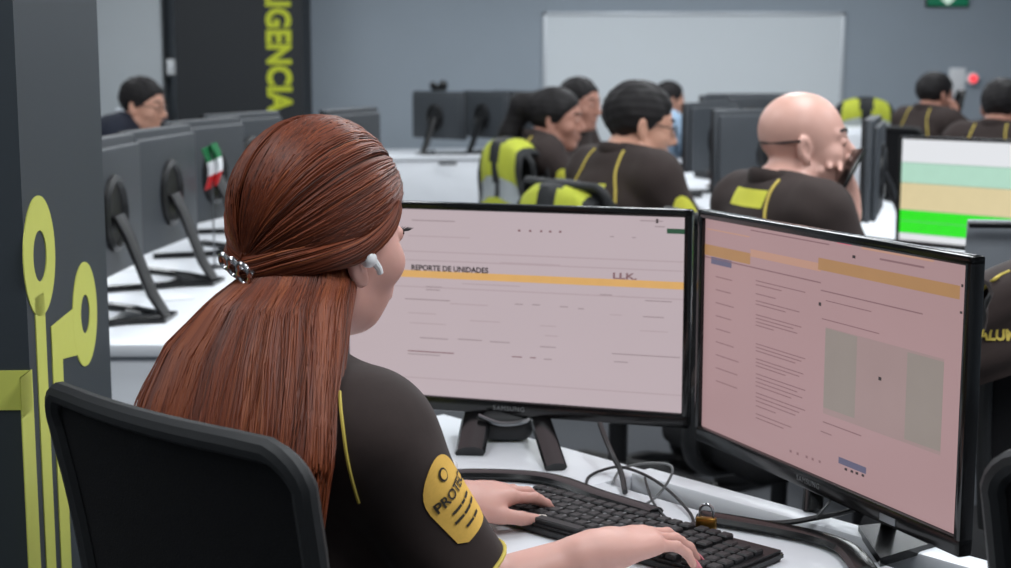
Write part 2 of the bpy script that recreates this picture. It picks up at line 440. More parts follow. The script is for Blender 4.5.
def hand_prims(W, fwd, up, side, s=1.0, curl=(.35, .4, .45, .5), spread=.09, thumb=(.5, .2), bend=0.0):
    """hand from wrist W; fwd = to the fingers, up = back of the hand, side = +1 when the thumb is on its left seen from above.
    returns prims and the five tips with their directions"""
    f = unit(fwd); u = unit(np.asarray(up, float) - f * (np.asarray(up, float) @ f)); l = np.cross(u, f) * side
    L = []; tips = []
    knuck = [(.088, .027, .004), (.092, .009, .006), (.087, -.009, .004), (.078, -.026, .0)]
    lens = [(.039, .024, .019), (.043, .028, .020), (.040, .026, .019), (.031, .019, .017)]
    rad = [.0086, .0088, .0083, .0073]
    for i, (kx, ky, kz) in enumerate(knuck):
        K = W + s * (f * kx + l * ky + u * kz)
        base = W + s * (f * .012 + l * ky * .62)
        L.append(('c', base, K, .0135 * s, .0105 * s, .014 * s))
        a = spread * (1.5 - i); g = curl[i] * .45
        P = K
        for j in range(3):
            d = (f * math.cos(a) + l * math.sin(a)) * math.cos(g) - u * math.sin(g)
            Q = P + d * lens[i][j] * s
            L.append(('c', P, Q, rad[i] * (1 - .11 * j) * s, rad[i] * (.89 - .11 * j) * s, .0035 * s))
            P = Q; g += curl[i]
        tips.append((P, unit(d), u))
    # thumb leaves the side of the palm near its base
    a, dn = thumb
    T0 = W + s * (f * .022 + l * .024 - u * .004); d = unit(f * math.cos(a) + l * math.sin(a) - u * dn)
    T1 = T0 + d * .040 * s; d2 = unit(d + f * .35); T2 = T1 + d2 * .031 * s; d3 = unit(d2 + f * .2); T3 = T2 + d3 * .025 * s
    L += [('c', T0, T1, .0155 * s, .0115 * s, .014 * s), ('c', T1, T2, .0108 * s, .0094 * s, .004 * s), ('c', T2, T3, .0094 * s, .0074 * s, .003 * s)]
    tips.append((T3, d3, unit(u + l * .6 * 1)))
    L.append(('e', W + s * (f * .05 + u * .0), (.046 * s, .036 * s, .014 * s), np.stack([f, l, u], -1), .014 * s))
    L.append(('c', W - f * .02 * s, W + f * .03 * s, .021 * s, .022 * s, .02 * s))
    return L, tips
def elbow(S, W, l1, l2, pole):
    S = np.asarray(S, float); W = np.asarray(W, float); v = W - S; D = np.linalg.norm(v)
    D2 = min(D, (l1 + l2) * .998); x = (l1 * l1 - l2 * l2 + D2 * D2) / (2 * D2); y = math.sqrt(max(l1 * l1 - x * x, 0))
    e = v / D; p = np.asarray(pole, float); p = unit(p - e * (p @ e))
    return S + e * x + p * y
def folds(a=0.0025, f=38.0, ph=0.0):
    return lambda P: a * (np.sin(f * P[:, 2] + 14 * P[:, 0] + ph) * np.sin(.55 * f * P[:, 1] - 9 * P[:, 2] + ph) + .6 * np.sin(1.7 * f * (P[:, 0] + P[:, 2]) + 1 + ph) * np.sin(21 * P[:, 1] + ph))
def tufts(a=0.003, f=110.0):
    d = np.random.RandomState(3).randn(6, 3); d /= np.linalg.norm(d, axis=1, keepdims=True)
    return lambda P: a * .3 * sum(np.sin((f * (1 + .25 * k)) * (P @ d[k]) + 2.1 * k) for k in range(6)) / 2.2
def eyes(parent, C, R, s=1.0, brows=None, half=False):
    for sd in (1, -1):
        c = head_point(C, R, (.0822, .032 * sd, .009), s)
        bm = B(); ball(bm, (0, 0, 0), .0117 * s, u=16, v=12)
        X = Vector(R[:, 0])
        for f in bm.faces:
            if f.calc_center_median().normalized().dot(X) > .86: f.material_index = 1
        bmesh.ops.translate(bm, vec=Vector(c), verts=bm.verts[:])
        obj('eye', bm, [M['eye_white'], M['iris']], parent)
        if brows:
            bm = B()
            tube(bm, smooth_path([head_point(C, R, p, s) for p in ((.0955, .012 * sd, .031), (.091, .03 * sd, .0395), (.072, .05 * sd, .034))], 4), [.003 * s] * 4 + [.0036 * s] * 4 + [.0015 * s], 6)
            obj('eyebrow', bm, brows, parent)
def glasses_mesh(parent, C, R, s=1.0, mname='black'):
    bm = B()
    def g(p): return Vector(head_point(C, R, p, s))
    for sd in (1, -1):
        ring = [g((.104 - .004 * abs(math.cos(t)), (.034 + .024 * math.cos(t)) * sd, .006 + .017 * math.sin(t))) for t in [2 * math.pi * j / 16 for j in range(17)]]
        tube(bm, ring, .0016 * s, 6)
        tube(bm, [g((.1, .058 * sd, .01)), g((.06, .078 * sd, .013)), g((-.012, .084 * sd, .014)), g((-.026, .082 * sd, .0))], .0018 * s, 6)
    tube(bm, [g((.103, .011, .012)), g((.109, 0, .015)), g((.103, -.011, .012))], .0016 * s, 6)
    return obj('glasses', bm, M[mname], parent)
def tape(parent, name, prims, pts, r, m, off=0.0006, n=8):
    """piping or a flat ribbon lying on a garment"""
    P = snap(prims, [tuple(p) for p in smooth_path(pts, n)], off)
    bm = B(); tube(bm, P, r, 6); return obj(name, bm, m, parent)
def decal(parent, name, me_or_poly, mtx, bvh, m, off=0.001, sub=0):
    """lay a flat shape (local xy, facing +z) onto a curved surface along its own -z"""
    bm = B()
    if isinstance(me_or_poly, list): bm.faces.new([bm.verts.new((x, y, 0)) for x, y in me_or_poly])
    else: bm.from_mesh(me_or_poly); bpy.data.meshes.remove(me_or_poly)
    if sub:
        bmesh.ops.triangulate(bm, faces=bm.faces[:])
        bmesh.ops.subdivide_edges(bm, edges=bm.edges[:], cuts=sub, use_grid_fill=True)
    bmesh.ops.transform(bm, matrix=mtx, verts=bm.verts[:])
    d = -(mtx.to_3x3() @ Vector((0, 0, 1))).normalized()
    for v in bm.verts:
        hit, nrm, _, _ = bvh.ray_cast(v.co - d * .12, d, .4)
        if hit is not None: v.co = hit - d * off
    me = bpy.data.meshes.new(name)
    for f in bm.faces: f.smooth = True
    bm.to_mesh(me); bm.free()
    return link(name, me, m, parent)
def bvh_of(o): return BVHTree.FromPolygons([v.co.copy() for v in o.data.vertices], [tuple(p.vertices) for p in o.data.polygons])

def seated(label, top, Y, yaw, head_yaw=0.0, pitch=0.0, lean=.06, skin='skin_tan', sex='m', s=1.0, sleeves='short', cloth='uniform_far',
           wrist_r=(.42, -.13, .79), wrist_l=(.42, .13, .79), hand_r=None, hand_l=None, roll=0.0, h=.0055, hh=None, wide=1.0, jaw=1.0, xy=None, headx=.05,
           pole_r=(-.2, -.5, -1), pole_l=(-.2, .5, -1), fat=1.0, nose=1.0, seat=.50, group=None, curl=(.35, .4, .45, .5), elbow_r=None, sw=None, up=.045, back=0.0, swl=None, chin=0.0):
    """a seated person; top = pixel of the crown at depth Y, which fixes where the head is"""
    crown = atY(top[0], top[1], Y)
    z = crown.z - .125 * s                                  # head centre
    cy, sy = math.cos(yaw), math.sin(yaw)
    hx = lean + headx
    root = empty('person', (crown.x - cy * hx, crown.y - sy * hx, 0), yaw, label, 'person', group)
    dz = z - 1.165
    C = np.array([hx, 0, z]); R = rotz(head_yaw) @ roty(pitch) @ rotx(roll)
    sw = sw or (.178 if sex == 'm' else .16)
    pel = np.array([0, 0, seat + .08]); nb = np.array([lean - .005, 0, 1.02 + dz + up])
    SL = np.array([lean - .012, swl or sw, .972 + dz + up]); SR = np.array([lean - .012, -sw, .972 + dz + up])
    WL = np.array(wrist_l, float); WR = np.array(wrist_r, float)
    EL = elbow(SL, WL, .285 * s, .25 * s, pole_l); ER = elbow(SR, WR, .285 * s, .25 * s, pole_r) if elbow_r is None else np.array(elbow_r, float)
    b = 1.0 if sex == 'm' else .88
    hp = head_prims(C, R, s, jaw, wide, nose, back, chin)
    neck = head_point(C, R, (-.022, 0, -.07), s)
    body = [('g', hp, 0), ('c', neck, nb + np.array([-.012, 0, -.01]), .052 * s * b * (.7 + .3 * fat), .06 * s * b * (.6 + .4 * fat), .03)]
    core = [('e', (lean * .75, 0, .86 + dz * .8 + up * .8), (.11 * fat, .158 * b * (.5 + .5 * fat), .16), None, .05), ('e', (lean * .35, 0, .70 + dz * .4), (.118 * fat, .15 * b * fat, .15), None, .06), ('e', (0, 0, seat + .08), (.13, .172, .11), None, .06),
            ('c', SL + (0, -.03, .0), SR + (0, .03, .0), .062 * b, .062 * b, .05), ('c', nb + (-.012, 0, -.005), SL + (0, -.03, .015), .052, .048 * b, .05), ('c', nb + (-.012, 0, -.005), SR + (0, .03, .015), .052, .048 * b, .05)]
    body += [('g', core, .03)]
    arms = {}
    alltips = []
    for sd, S_, E_, W_, hd in ((1, SL, EL, WL, hand_l), (-1, SR, ER, WR, hand_r)):
        fd = unit(W_ - E_)
        fw, up = hd if hd else (unit(fd * np.array([1, 1, .2])), np.array([0, 0, 1.0]))
        hpz, tips = hand_prims(W_, fw, up, -sd if sd == 1 else 1, .97 * s, curl=curl)
        alltips += tips
        body += [('c', S_, E_, .050 * b, .041 * b, .03), ('c', E_, W_, .041 * b, .026 * b, .02), ('g', hpz, .012)]
        arms[sd] = (S_, E_, W_)
    legs = []
    for sd in (1, -1):
        hip = pel + np.array([.02, .09 * sd, .0]); kn = np.array([.43, .12 * sd, seat + .03]); an = np.array([.42, .12 * sd, .1])
        legs += [('c', hip, kn, .088, .062, .04), ('c', kn, an, .060, .043, .03)]
        body += [('c', hip, kn, .078, .054, .04), ('c', kn, an, .05, .034, .03), ('c', an, an + np.array([.13, 0, -.06]), .036, .026, .02)]
    ext = np.array([p for a in arms.values() for p in a] + [C, pel, [.6, .25, 0], [-.25, -.25, 0]])
    lo, hi = ext.min(0) - .24, ext.max(0) + .24; lo[2] = -.01
    body_mesh('body', body, lo, hi, hh or h, M[skin], root)
    # garment
    g = 1.0
    core2 = [(p[0], p[1], tuple(np.asarray(p[2]) + .016), p[3], p[4]) if p[0] == 'e' else (p[0], p[1], p[2], p[3] + .014, p[4] + .014, p[5]) for p in core]
    core2[-1] = ('c', core2[-1][1], core2[-1][2], .054, .06, .05); core2[-2] = ('c', core2[-2][1], core2[-2][2], .054, .06, .05)
    shirt = list(core2)
    for sd in (1, -1):
        S_, E_, W_ = arms[sd]
        if sleeves == 'short':
            cut = S_ + (E_ - S_) * .86; n = unit(E_ - S_)
            sl = [('c', S_, E_, .067 * b, .06 * b, .0), ('p', cut, n, .004)]
        else:
            cut = E_ + (W_ - E_) * .93; n = unit(W_ - E_)
            sl = [('c', S_, E_, .066 * b, .055 * b, 0), ('g', [('c', E_, W_, .053 * b, .04 * b, 0), ('p', cut, n, .004)], .02)]
        shirt.append(('g', sl, .035))
    up = unit(neck - nb)
    shirt.append(('p', nb + np.array([0, 0, .048]), unit(np.array([.25, 0, 1.0])), .004))
    shirt.append(('n', folds(.0022, 36, sum(top)), ))
    g_ob = body_mesh('uniform_shirt' if 'uniform' in cloth else 'shirt', shirt, lo, hi, h, M[cloth], root)
    # collar
    bm = B()
    ringp = []
    for t in np.linspace(0, 2 * math.pi, 25):
        ringp.append(tuple(nb + np.array([.066 * math.cos(t) - .012, .064 * math.sin(t), .020 - .016 * math.cos(t)])))
    tube(bm, ringp, .022, 8, flat=(1.0, .36), up=(0, 0, 1))
    obj('collar', bm, M[cloth], root)
    tl = [(p[0], p[1], p[2], p[3], p[4], p[5]) for p in legs] + [('e', (0, 0, seat + .075), (.145, .186, .118), None, .05)]
    body_mesh('trousers', tl, lo, hi, .008, M['trousers'], root)
    for sd in (1, -1):
        bm = B()
        ball(bm, (.49, .12 * sd, .045), 1, sc3=(.135, .046, .045)); bx(bm, (.48, .12 * sd, .012), (.25, .08, .022), .009)
        obj('shoe', bm, M['shoe'], root)
    root.update_tag()
    return dict(root=root, C=C, R=R, s=s, shirt=shirt, shirt_ob=g_ob, nb=nb, SL=SL, SR=SR, ER=ER, EL=EL, WL=WL, WR=WR, lean=lean, dz=dz, lo=lo, hi=hi, tips=alltips, body=body, wide=wide)
def short_hair(p, m, grow=.009, fringe=0.0, h=.0045, extra=(), amp=.006, burn=-.012, nape=.55):
    """cut close: bounded by the hairline at the face and by the line over the ear to the nape"""
    C, R, s, w = p['C'], p['R'], p['s'], p['wide']
    o = head_point(C, R, (.014, 0, burn), s)
    n1 = unit(R @ np.array([1.22, 0, -1.0])); n2 = unit(R @ np.array([nape, 0, -1.0]))
    L = [('e', head_point(C, R, (-.013, 0, .036 + fringe), s), ((.099 + grow) * s, (.077 * w + grow) * s, (.088 + grow) * s), R, .0), ('p', o, n1, .014), ('p', o, n2, .014)] + list(extra) + [('n', tufts(amp))]
    c = C; return body_mesh('hair', L, c - .42, c + .24, h, m, p['root'])
def back_marks(p, side_patch=(-1,), back_patch=True, piping_sides=(1, -1), m_patch='patch_far', pz=-.085):
    """yellow piping over the shoulder blades, sleeve badges, lettering panel across the upper back"""
    root, nb, le, dz = p['root'], p['nb'], p['lean'], p['dz']
    for sd in piping_sides:
        pts = [nb + np.array([-.05, .07 * sd, .02]), nb + np.array([-.085, .085 * sd, -.06]), nb + np.array([-.09, .1 * sd, -.15]), nb + np.array([-.08, .125 * sd, -.24]), nb + np.array([-.05, .15 * sd, -.3])]
        tape(root, 'piping', p['shirt'], pts, .0042, M['piping'], .001)
    bv = bvh_of(p['shirt_ob'])
    for sd in side_patch:
        S_, E_ = (p['SL'], p['EL']) if sd == 1 else (p['SR'], p['ER'])
        dn = unit(E_ - S_); out = unit(np.array([-.25, sd, .1]) - dn * (np.array([-.25, sd, .1]) @ dn)); x = np.cross(-dn, out)
        o = S_ + dn * .10
        poly = [(.036 * math.cos(t), -.03 + .07 * max(math.sin(t), 0) ** .8 if math.sin(t) > 0 else -.03 - .012 * abs(math.sin(t))) for t in np.linspace(0, 2 * math.pi, 25)[:-1]]
        decal(root, 'sleeve_patch', poly, basis(x, -dn, out, o), bv, M[m_patch], .0015, 3)
    if back_patch:
        o = nb + np.array([-.2, 0, pz])
        poly = [(-.07, -.02), (.07, -.02), (.07, .02), (-.07, .02)]
        decal(root, 'back_patch', poly, basis((0, -1, 0), (0, 0, 1), (-1, 0, 0), o), bv, M[m_patch], .0015, 4)

# ================================================================== THE ROOM
def struct(name, bm, mats, parent=None, smooth=False):
    o = obj(name, bm, mats, parent, smooth); o['kind'] = 'structure'; return o
XL, XR, YB, YF = -4.6, 5.2, 12.0, -2.2
bm = B(); bx(bm, ((XL + XR) / 2, (YF + YB) / 2, -.05), (XR - XL + .4, YB - YF + .4, .1)); struct('floor', bm, M['carpet'])
bm = B(); bx(bm, ((XL + XR) / 2, (YF + YB) / 2, CEIL + .05), (XR - XL + .4, YB - YF + .4, .1)); struct('ceiling', bm, M['ceiling'])
bm = B(); bx(bm, ((XL + XR) / 2, YB + .06, CEIL / 2), (XR - XL + .4, .12, CEIL)); struct('wall_back', bm, M['wall_grey'])
bm = B(); bx(bm, (XR + .06, (YF + YB) / 2, CEIL / 2), (.12, YB - YF, CEIL)); struct('wall_right', bm, M['wall_grey'])
bm = B(); bx(bm, (XL - .06, (YF + YB) / 2, CEIL / 2), (.12, YB - YF, CEIL)); struct('wall_left', bm, M['wall_white'])
bm = B(); bx(bm, ((XL + XR) / 2, YF - .06, CEIL / 2), (XR - XL + .4, .12, CEIL)); struct('wall_front', bm, M['wall_white'])
# white partition on the left, then the charcoal pillar with the word
bm = B(); bx(bm, (-3.62, 11.62, CEIL / 2), (2.0, .12, CEIL)); struct('wall_partition', bm, M['wall_white'])
bm = B(); bx(bm, ((atY(175, 60, 11.5).x + atY(303, 60, 11.5).x) / 2, 11.75, CEIL / 2), (atY(303, 60, 11.5).x - atY(175, 60, 11.5).x, .5, CEIL), .004)
pil = struct('pillar', bm, M['panel_dark'])
me = text_mesh('INTELIGENCIA', .25, 'RIGHT', .002, .010, 1.02)
bm = B(); c = atY(279, 113, 11.5)
xs = [v.co.x for v in me.vertices]
add_mesh(bm, me, basis((0, 0, -.84), (1, 0, 0), (0, -1, 0), (c.x, 11.5 - .004, c.z + .84 * max(xs))))
o = obj('lettering', bm, M['lime_bright'], pil, False); o['label'] = 'lime word INTELIGENCIA running down the pillar'
bm = B(); bx(bm, (XL / 2 + .02, YB - .01, .06), (-XL, .02, .1), .004); struct('baseboard_back', bm, M['desk_edge'])

# near column on the left with the lime circuit graphic
cy1, cd = 1.9, .48
cdir = Vector((-.05, 1, 0)).normalized(); cn = Vector((1, .05, 0)).normalized(); c1 = Vector((-.519 - .05 * cy1, cy1, 0))
bm = B()
prism(bm, [(0, 0), (0, cd), (-.62, cd), (-.62, 0)], 0, CEIL, 0, basis(cn, cdir, (0, 0, 1), c1))
col = struct('column', bm, M['column'])
def onface(px, py): p = onplane(px, py, c1, cn) - c1; return (p.dot(cdir), p.z)
FM = basis(cdir, (0, 0, 1), cn, c1)
bm = B()
def ring(bm, cpt, ro, ri, n=40):
    lo = []; hi = []
    for zz, L in ((.0, lo), (.0015, hi)):
        for r in (ro, ri): L.append([bm.verts.new(FM @ Vector((cpt[0] + r * math.cos(2 * math.pi * j / n), cpt[1] + r * math.sin(2 * math.pi * j / n), zz))) for j in range(n)])
    for j in range(n):
        k = (j + 1) % n
        bm.faces.new((hi[0][j], hi[0][k], hi[1][k], hi[1][j])); bm.faces.new((lo[0][j], lo[0][k], hi[0][k], hi[0][j])); bm.faces.new((hi[1][j], hi[1][k], lo[1][k], lo[1][j]))
r1, r2 = onface(39, 256), onface(84.5, 314)
ring(bm, r1, .080, .034); ring(bm, r2, .078, .029)
def vline(x0, x1, yref, ztop, taper=False):
    a, b = onface(x0, yref)[0], onface(x1, yref)[0]
    prism(bm, [(a, .02), (b, .02), (b, ztop), (a, ztop)], 0, .0015, 0, FM)
    return a, b
za = onface(30, 370)[1]; zb = onface(30, 411)[1]
a1, b1 = vline(24, 36, 480, za)
prism(bm, [(0, zb), (a1, zb), (a1, za), (0, za)], 0, .0015, 0, FM)
a2, b2 = vline(42, 51.5, 480, r1[1] - .05)
zc = onface(56, 323)[1]
a3, b3 = vline(57, 67, 480, zc)
prism(bm, [(a3, zc), (a3, zc - .048), (r2[0] - .03, r2[1] - .055), (r2[0] - .06, r2[1] + .02)][::-1], 0, .0014, 0, FM)
obj('circuit_graphic', bm, M['lime'], col, False)
bm = B(); prism(bm, [(0, zb), (-.5, zb), (-.5, za), (0, za)], -.0015, 0, 0, basis(cn, (0, 0, 1), cdir, c1 + Vector((0, 0, 0))))
obj('circuit_graphic', bm, M['lime'], col, False)
# light switch on the partition
sp = atY(172, 67, 11.55)
bm = B(); bx(bm, (0, 0, 0), (.075, .016, .115), .005); sw = obj('light_switch', bm, M['paper'], None, loc=sp); tag(sw, 'small white light switch plate on the pale wall beside the charcoal pillar', 'switch')
bm = B(); bx(bm, (0, -.01, 0), (.03, .01, .05), .003); obj('rocker', bm, M['desk'], sw)

# whiteboard
tl, tr = atY(543, 12, YB), atY(845, 12, YB)
wb = empty('whiteboard', ((tl.x + tr.x) / 2, YB, .70), 0, 'large white framed whiteboard hanging on the blue grey back wall', 'whiteboard')
ww, wh = tr.x - tl.x, tl.z - .70
bm = B(); bx(bm, (0, -.012, wh / 2), (ww - .03, .016, wh - .03)); obj('board', bm, M['board'], wb, False)
bm = B()
for c, s in (((0, -.014, wh - .015), (ww, .028, .03)), ((0, -.014, .015), (ww, .028, .03)), ((-ww / 2 + .015, -.014, wh / 2), (.03, .028, wh)), ((ww / 2 - .015, -.014, wh / 2), (.03, .028, wh))): bx(bm, c, s, .004)
obj('frame', bm, M['frame'], wb)
bm = B(); bx(bm, (0, -.05, .01), (ww * .5, .07, .012), .004); obj('pen_tray', bm, M['frame'], wb)

# exit sign and the red alarm light on the back wall
ec = atY(948, -6, YB - .03)
ex = empty('exit_sign', ec, 0, 'green lit exit sign high on the grey back wall', 'sign')
bm = B(); bx(bm, (0, .015, 0), (.34, .03, .2), .006); obj('housing', bm, M['black'], ex)
bm = B(); bx(bm, (0, -.004, 0), (.32, .008, .18), .002); obj('panel', bm, M['exit_green'], ex)
bm = B(); prism(bm, [(-.06, -.035), (.0, -.085), (.06, -.035), (.025, -.035), (.025, .06), (-.025, .06), (-.025, -.035)], 0, .003, 0, basis((1, 0, 0), (0, 0, 1), (0, -1, 0), (0, -.008, 0))); obj('arrow', bm, M['exit_white'], ex, False)
al = atY(972, 78.5, YB - .03)
am = empty('alarm_light', al, 0, 'small glowing red alarm light on the back wall', 'alarm light')
bm = B(); lathe(bm, [(.0, 0), (.05, 0), (.05, .02), (.04, .03), (0, .03)], 20, 0, Matrix.Rotation(math.pi / 2, 4, 'X')); obj('base', bm, M['paper'], am)
bm = B(); ball(bm, (0, -.035, 0), .03, sc3=(.033, .03, .033)); obj('lens', bm, M['red_led'], am)
nb_ = atY(957, 82, YB - .01)
bm = B(); bx(bm, (0, 0, 0), (.13, .012, .22), .004); tag(obj('wall_notice', bm, M['paper'], None, loc=nb_), 'small white notice on the back wall beside the red alarm light', 'notice')

# ================================================================== DESKS
def slab_desk(name, label, cat, p0, ang, L, D, panels=True, Z=.745, group=None, ends=(1, 1), front=.3):
    """p0 = one corner, ang = direction of the long side; depth goes to its left"""
    r = empty(name, (p0[0], p0[1], 0), ang, label, cat, group)
    bm = B(); bx(bm, (L / 2, D / 2, Z - .014), (L, D, .028), .004); obj('worktop', bm, M['desk'], r)
    for x, on in ((.03, ends[0]), (L - .03, ends[1])):
        if on: bm = B(); bx(bm, (x, D / 2, (Z - .034) / 2), (.03, D - .06, Z - .034), .003); obj('end_panel', bm, M['desk'], r)
    bm = B(); bx(bm, (L / 2, front, (Z - .03 + .1) / 2), (L - .1, .02, Z - .03 - .1), .003); obj('modesty_panel', bm, M['desk'], r)
    bm = B(); bx(bm, (L / 2, D / 2, Z - .033), (L - .02, D - .02, .008)); obj('edge_strip', bm, M['desk_edge'], r)
    return r
slab_desk('bench_desk', 'long white bench desk of the left row with monitor backs on it', 'desk', (-.46, 3.2), math.pi / 2 + .01, 3.15, 1.5, front=.75)
slab_desk('bench_desk', 'long white bench desk of the right row between the seated guards', 'desk', (1.86, 2.95), math.pi / 2 + .04, 6.9, .88)
fd = atZ(400, 158, .745)
slab_desk('counter_desk', 'white desk below the whiteboard with two black monitor backs', 'desk', (fd.x - .25, 10.02), .25, 1.25, .9, front=.02)
bm = B(); bx(bm, (0, 0, 0), (.12, .012, .02), .003); c = atY(448, 163, 10.12)
tag(obj('cable_grommet', bm, M['black'], None, loc=(c.x, c.y - .05, c.z)), 'black cable slot on the front edge of the white counter desk', 'cable slot')

# the near desk
E_ = Vector((.656, -.755, 0)).normalized(); N_ = Vector((.755, .656, 0)).normalized(); DO = Vector((.3, 2.075, 0))
DA = math.atan2(E_.y, E_.x)
nd = empty('workstation_desk', DO, DA, 'white workstation desk in front of the red haired woman', 'desk')     # local x along, y to the back edge
slot = DO; g0, g1 = -.13, .80
bm = B()
bx(bm, (-.375, -.275, .731), (.49, .55, .028), .004)                      # left part up to the back edge
bx(bm, (.195, -.3225, .731), (.65, .455, .028), .004)
obj('worktop', bm, M['desk'], nd)
bm = B(); bx(bm, (.195, -.02, .735), (.65, .042, .03), .005); obj('rear_rail', bm, M['desk'], nd)
bm = B(); bx(bm, (.195, -.068, .66), (.64, .06, .006)); bx(bm, (.195, -.0965, .69), (.64, .003, .062)); bx(bm, (.195, -.0395, .69), (.64, .003, .062)); obj('cable_tray', bm, M['black_matt'], nd, False)
for x in (-.59, .49):
    bm = B(); bx(bm, (x, -.29, .358), (.03, .48, .716), .004); obj('end_panel', bm, M['desk'], nd)

# ================================================================== MONITORS
class Scr: pass
def near_monitor(label, rc, ang_dir, w, h, ztop, leg_px, foot_paths, plate=None):
    """rc = its right or left upper outer corner; ang_dir = unit vector to the right along the panel"""
    r = Vector((ang_dir[0], ang_dir[1], 0)).normalized(); nf = Vector((r.y, -r.x, 0))       # nf faces the user
    cen = rc + r * (w / 2)
    rz = math.atan2(r.y, r.x)
    root = empty('monitor', (cen.x, cen.y, .745), rz, label, 'monitor', None)
    Mi = Matrix.LocRotScale(Vector((cen.x, cen.y, .745)), Matrix.Rotation(rz, 3, 'Z').to_quaternion(), None).inverted()
    zt = ztop - .745; zb = zt - h; bz = .012; bb = .023
    bm = B()
    bx(bm, (0, -.002, zt - bz / 2), (w, .020, bz), .003); bx(bm, (0, -.002, zb + bb / 2), (w, .020, bb), .003)
    for s in (-1, 1): bx(bm, (s * (w / 2 - bz / 2), -.002, (zt + zb) / 2), (bz, .020, h), .003)
    obj('bezel', bm, M['black_gloss'], root)
    bm = B(); bx(bm, (0, .012, (zt + zb) / 2), (w - .03, .016, h - .03), .006); bx(bm, (0, .03, (zt + zb) / 2 - .02), (w * .6, .03, h * .6), .012); obj('back_cover', bm, M['black_matt'], root)
    bm = B(); bx(bm, (0, .001, (zb + bb + zt - bz) / 2), (w - 2 * bz + .002, .012, h - bz - bb + .002)); sc_ = bm
    S = Scr(); S.root = root; S.w, S.h, S.zt, S.zb, S.bz, S.bb = w, h, zt, zb, bz, bb; S.Mi = Mi; S.bm = sc_
    S.p0 = Mi.inverted() @ Vector((0, -.005, 0)); S.nf = nf
    S.loc = lambda px, py: (lambda q: (q.x, q.z))(Mi @ onplane(px, py, S.p0, nf))
    me = text_mesh('SAMSUNG', .0105, 'CENTER', .0002, 0, 1.15)
    bm = B(); add_mesh(bm, me, basis((1, 0, 0), (0, 0, 1), (0, -1, 0), (0, -.0123, zb + bb * .5))); obj('logo', bm, M['cable_grey'], root, False)
    for (tx, ty, bx_, by_, wd) in leg_px:
        bm = B()
        t = Mi @ onplane(tx, ty, S.p0 - nf * .03, nf); b_ = Mi @ atZ(bx_, by_, .75)
        t.z = zb + .004; t.y = .03
        tube(bm, [t, t.lerp(b_, .5), b_ + Vector((0, 0, .0))], wd, 10, flat=(1, .45), up=(1, 0, 0))
        obj('stand_leg', bm, M['black_gloss'], root)
    bm = B()
    for fp in foot_paths:
        pts = smooth_path([Mi @ atZ(x, y, .753) for x, y in fp], 6)
        tube(bm, pts, .017, 8, flat=(.42, 1.0), up=(0, 0, 1))
    if plate:
        pp = [Mi @ atZ(x, y, .747) for x, y in plate]
        prism(bm, [(p.x, p.y) for p in pp], .001, .012)
    obj('foot', bm, M['black_gloss'], root)
    return S
def finish_screen(S, mpage, items):
    s = obj('screen', S.bm, mpage, S.root, False)
    groups = {}
    for it in items:
        if it[0] == 'r':                                   # x0, y-top, y-bottom (at x0), x1 , material
            _, x0, yt, yb, x1, m, lay = it
            a = S.loc(x0, yt); b_ = S.loc(x0, yb); c_ = S.loc(x1, yt)
            lim = S.w / 2 - S.bz - .0005
            xa, xb = max(-lim, a[0]), min(lim, c_[0])
            bm = groups.setdefault(m, B()); y = -.0052 - .0002 * lay
            z0, z1 = max(b_[1], S.zb + S.bb + .0004), min(a[1], S.zt - S.bz - .0004)
            bm.faces.new([bm.verts.new(p) for p in ((xa, y, z0), (xb, y, z0), (xb, y, z1), (xa, y, z1))])
        elif it[0] == 't':
            _, x0, yc, x1, txt, m = it
            a = S.loc(x0, yc); c_ = S.loc(x1, yc)
            me = text_mesh(txt, .012, 'LEFT', 0, .0004)
            xs = [v.co.x for v in me.vertices]; k = (c_[0] - a[0]) / (max(xs) - min(xs))
            bm = groups.setdefault(m, B())
            add_mesh(bm, me, basis((k, 0, 0), (0, 0, min(k, 1.1)), (0, -1, 0), (a[0] - min(xs) * k, -.0056, a[1])))
    names = {'s_page': 'page'}
    for m, bm in groups.items():
        o = obj(dict(s_amber='header_bar', s_ochre='header_bar', s_ochre2='address_bar', s_map='map', s_map2='map_area', s_blue='button', s_green='button', s_ink='text', s_task='taskbar', s_task2='taskbar', s_pinkdot='icon').get(m, 'text_print'), bm, M[m], s, False)
    return s
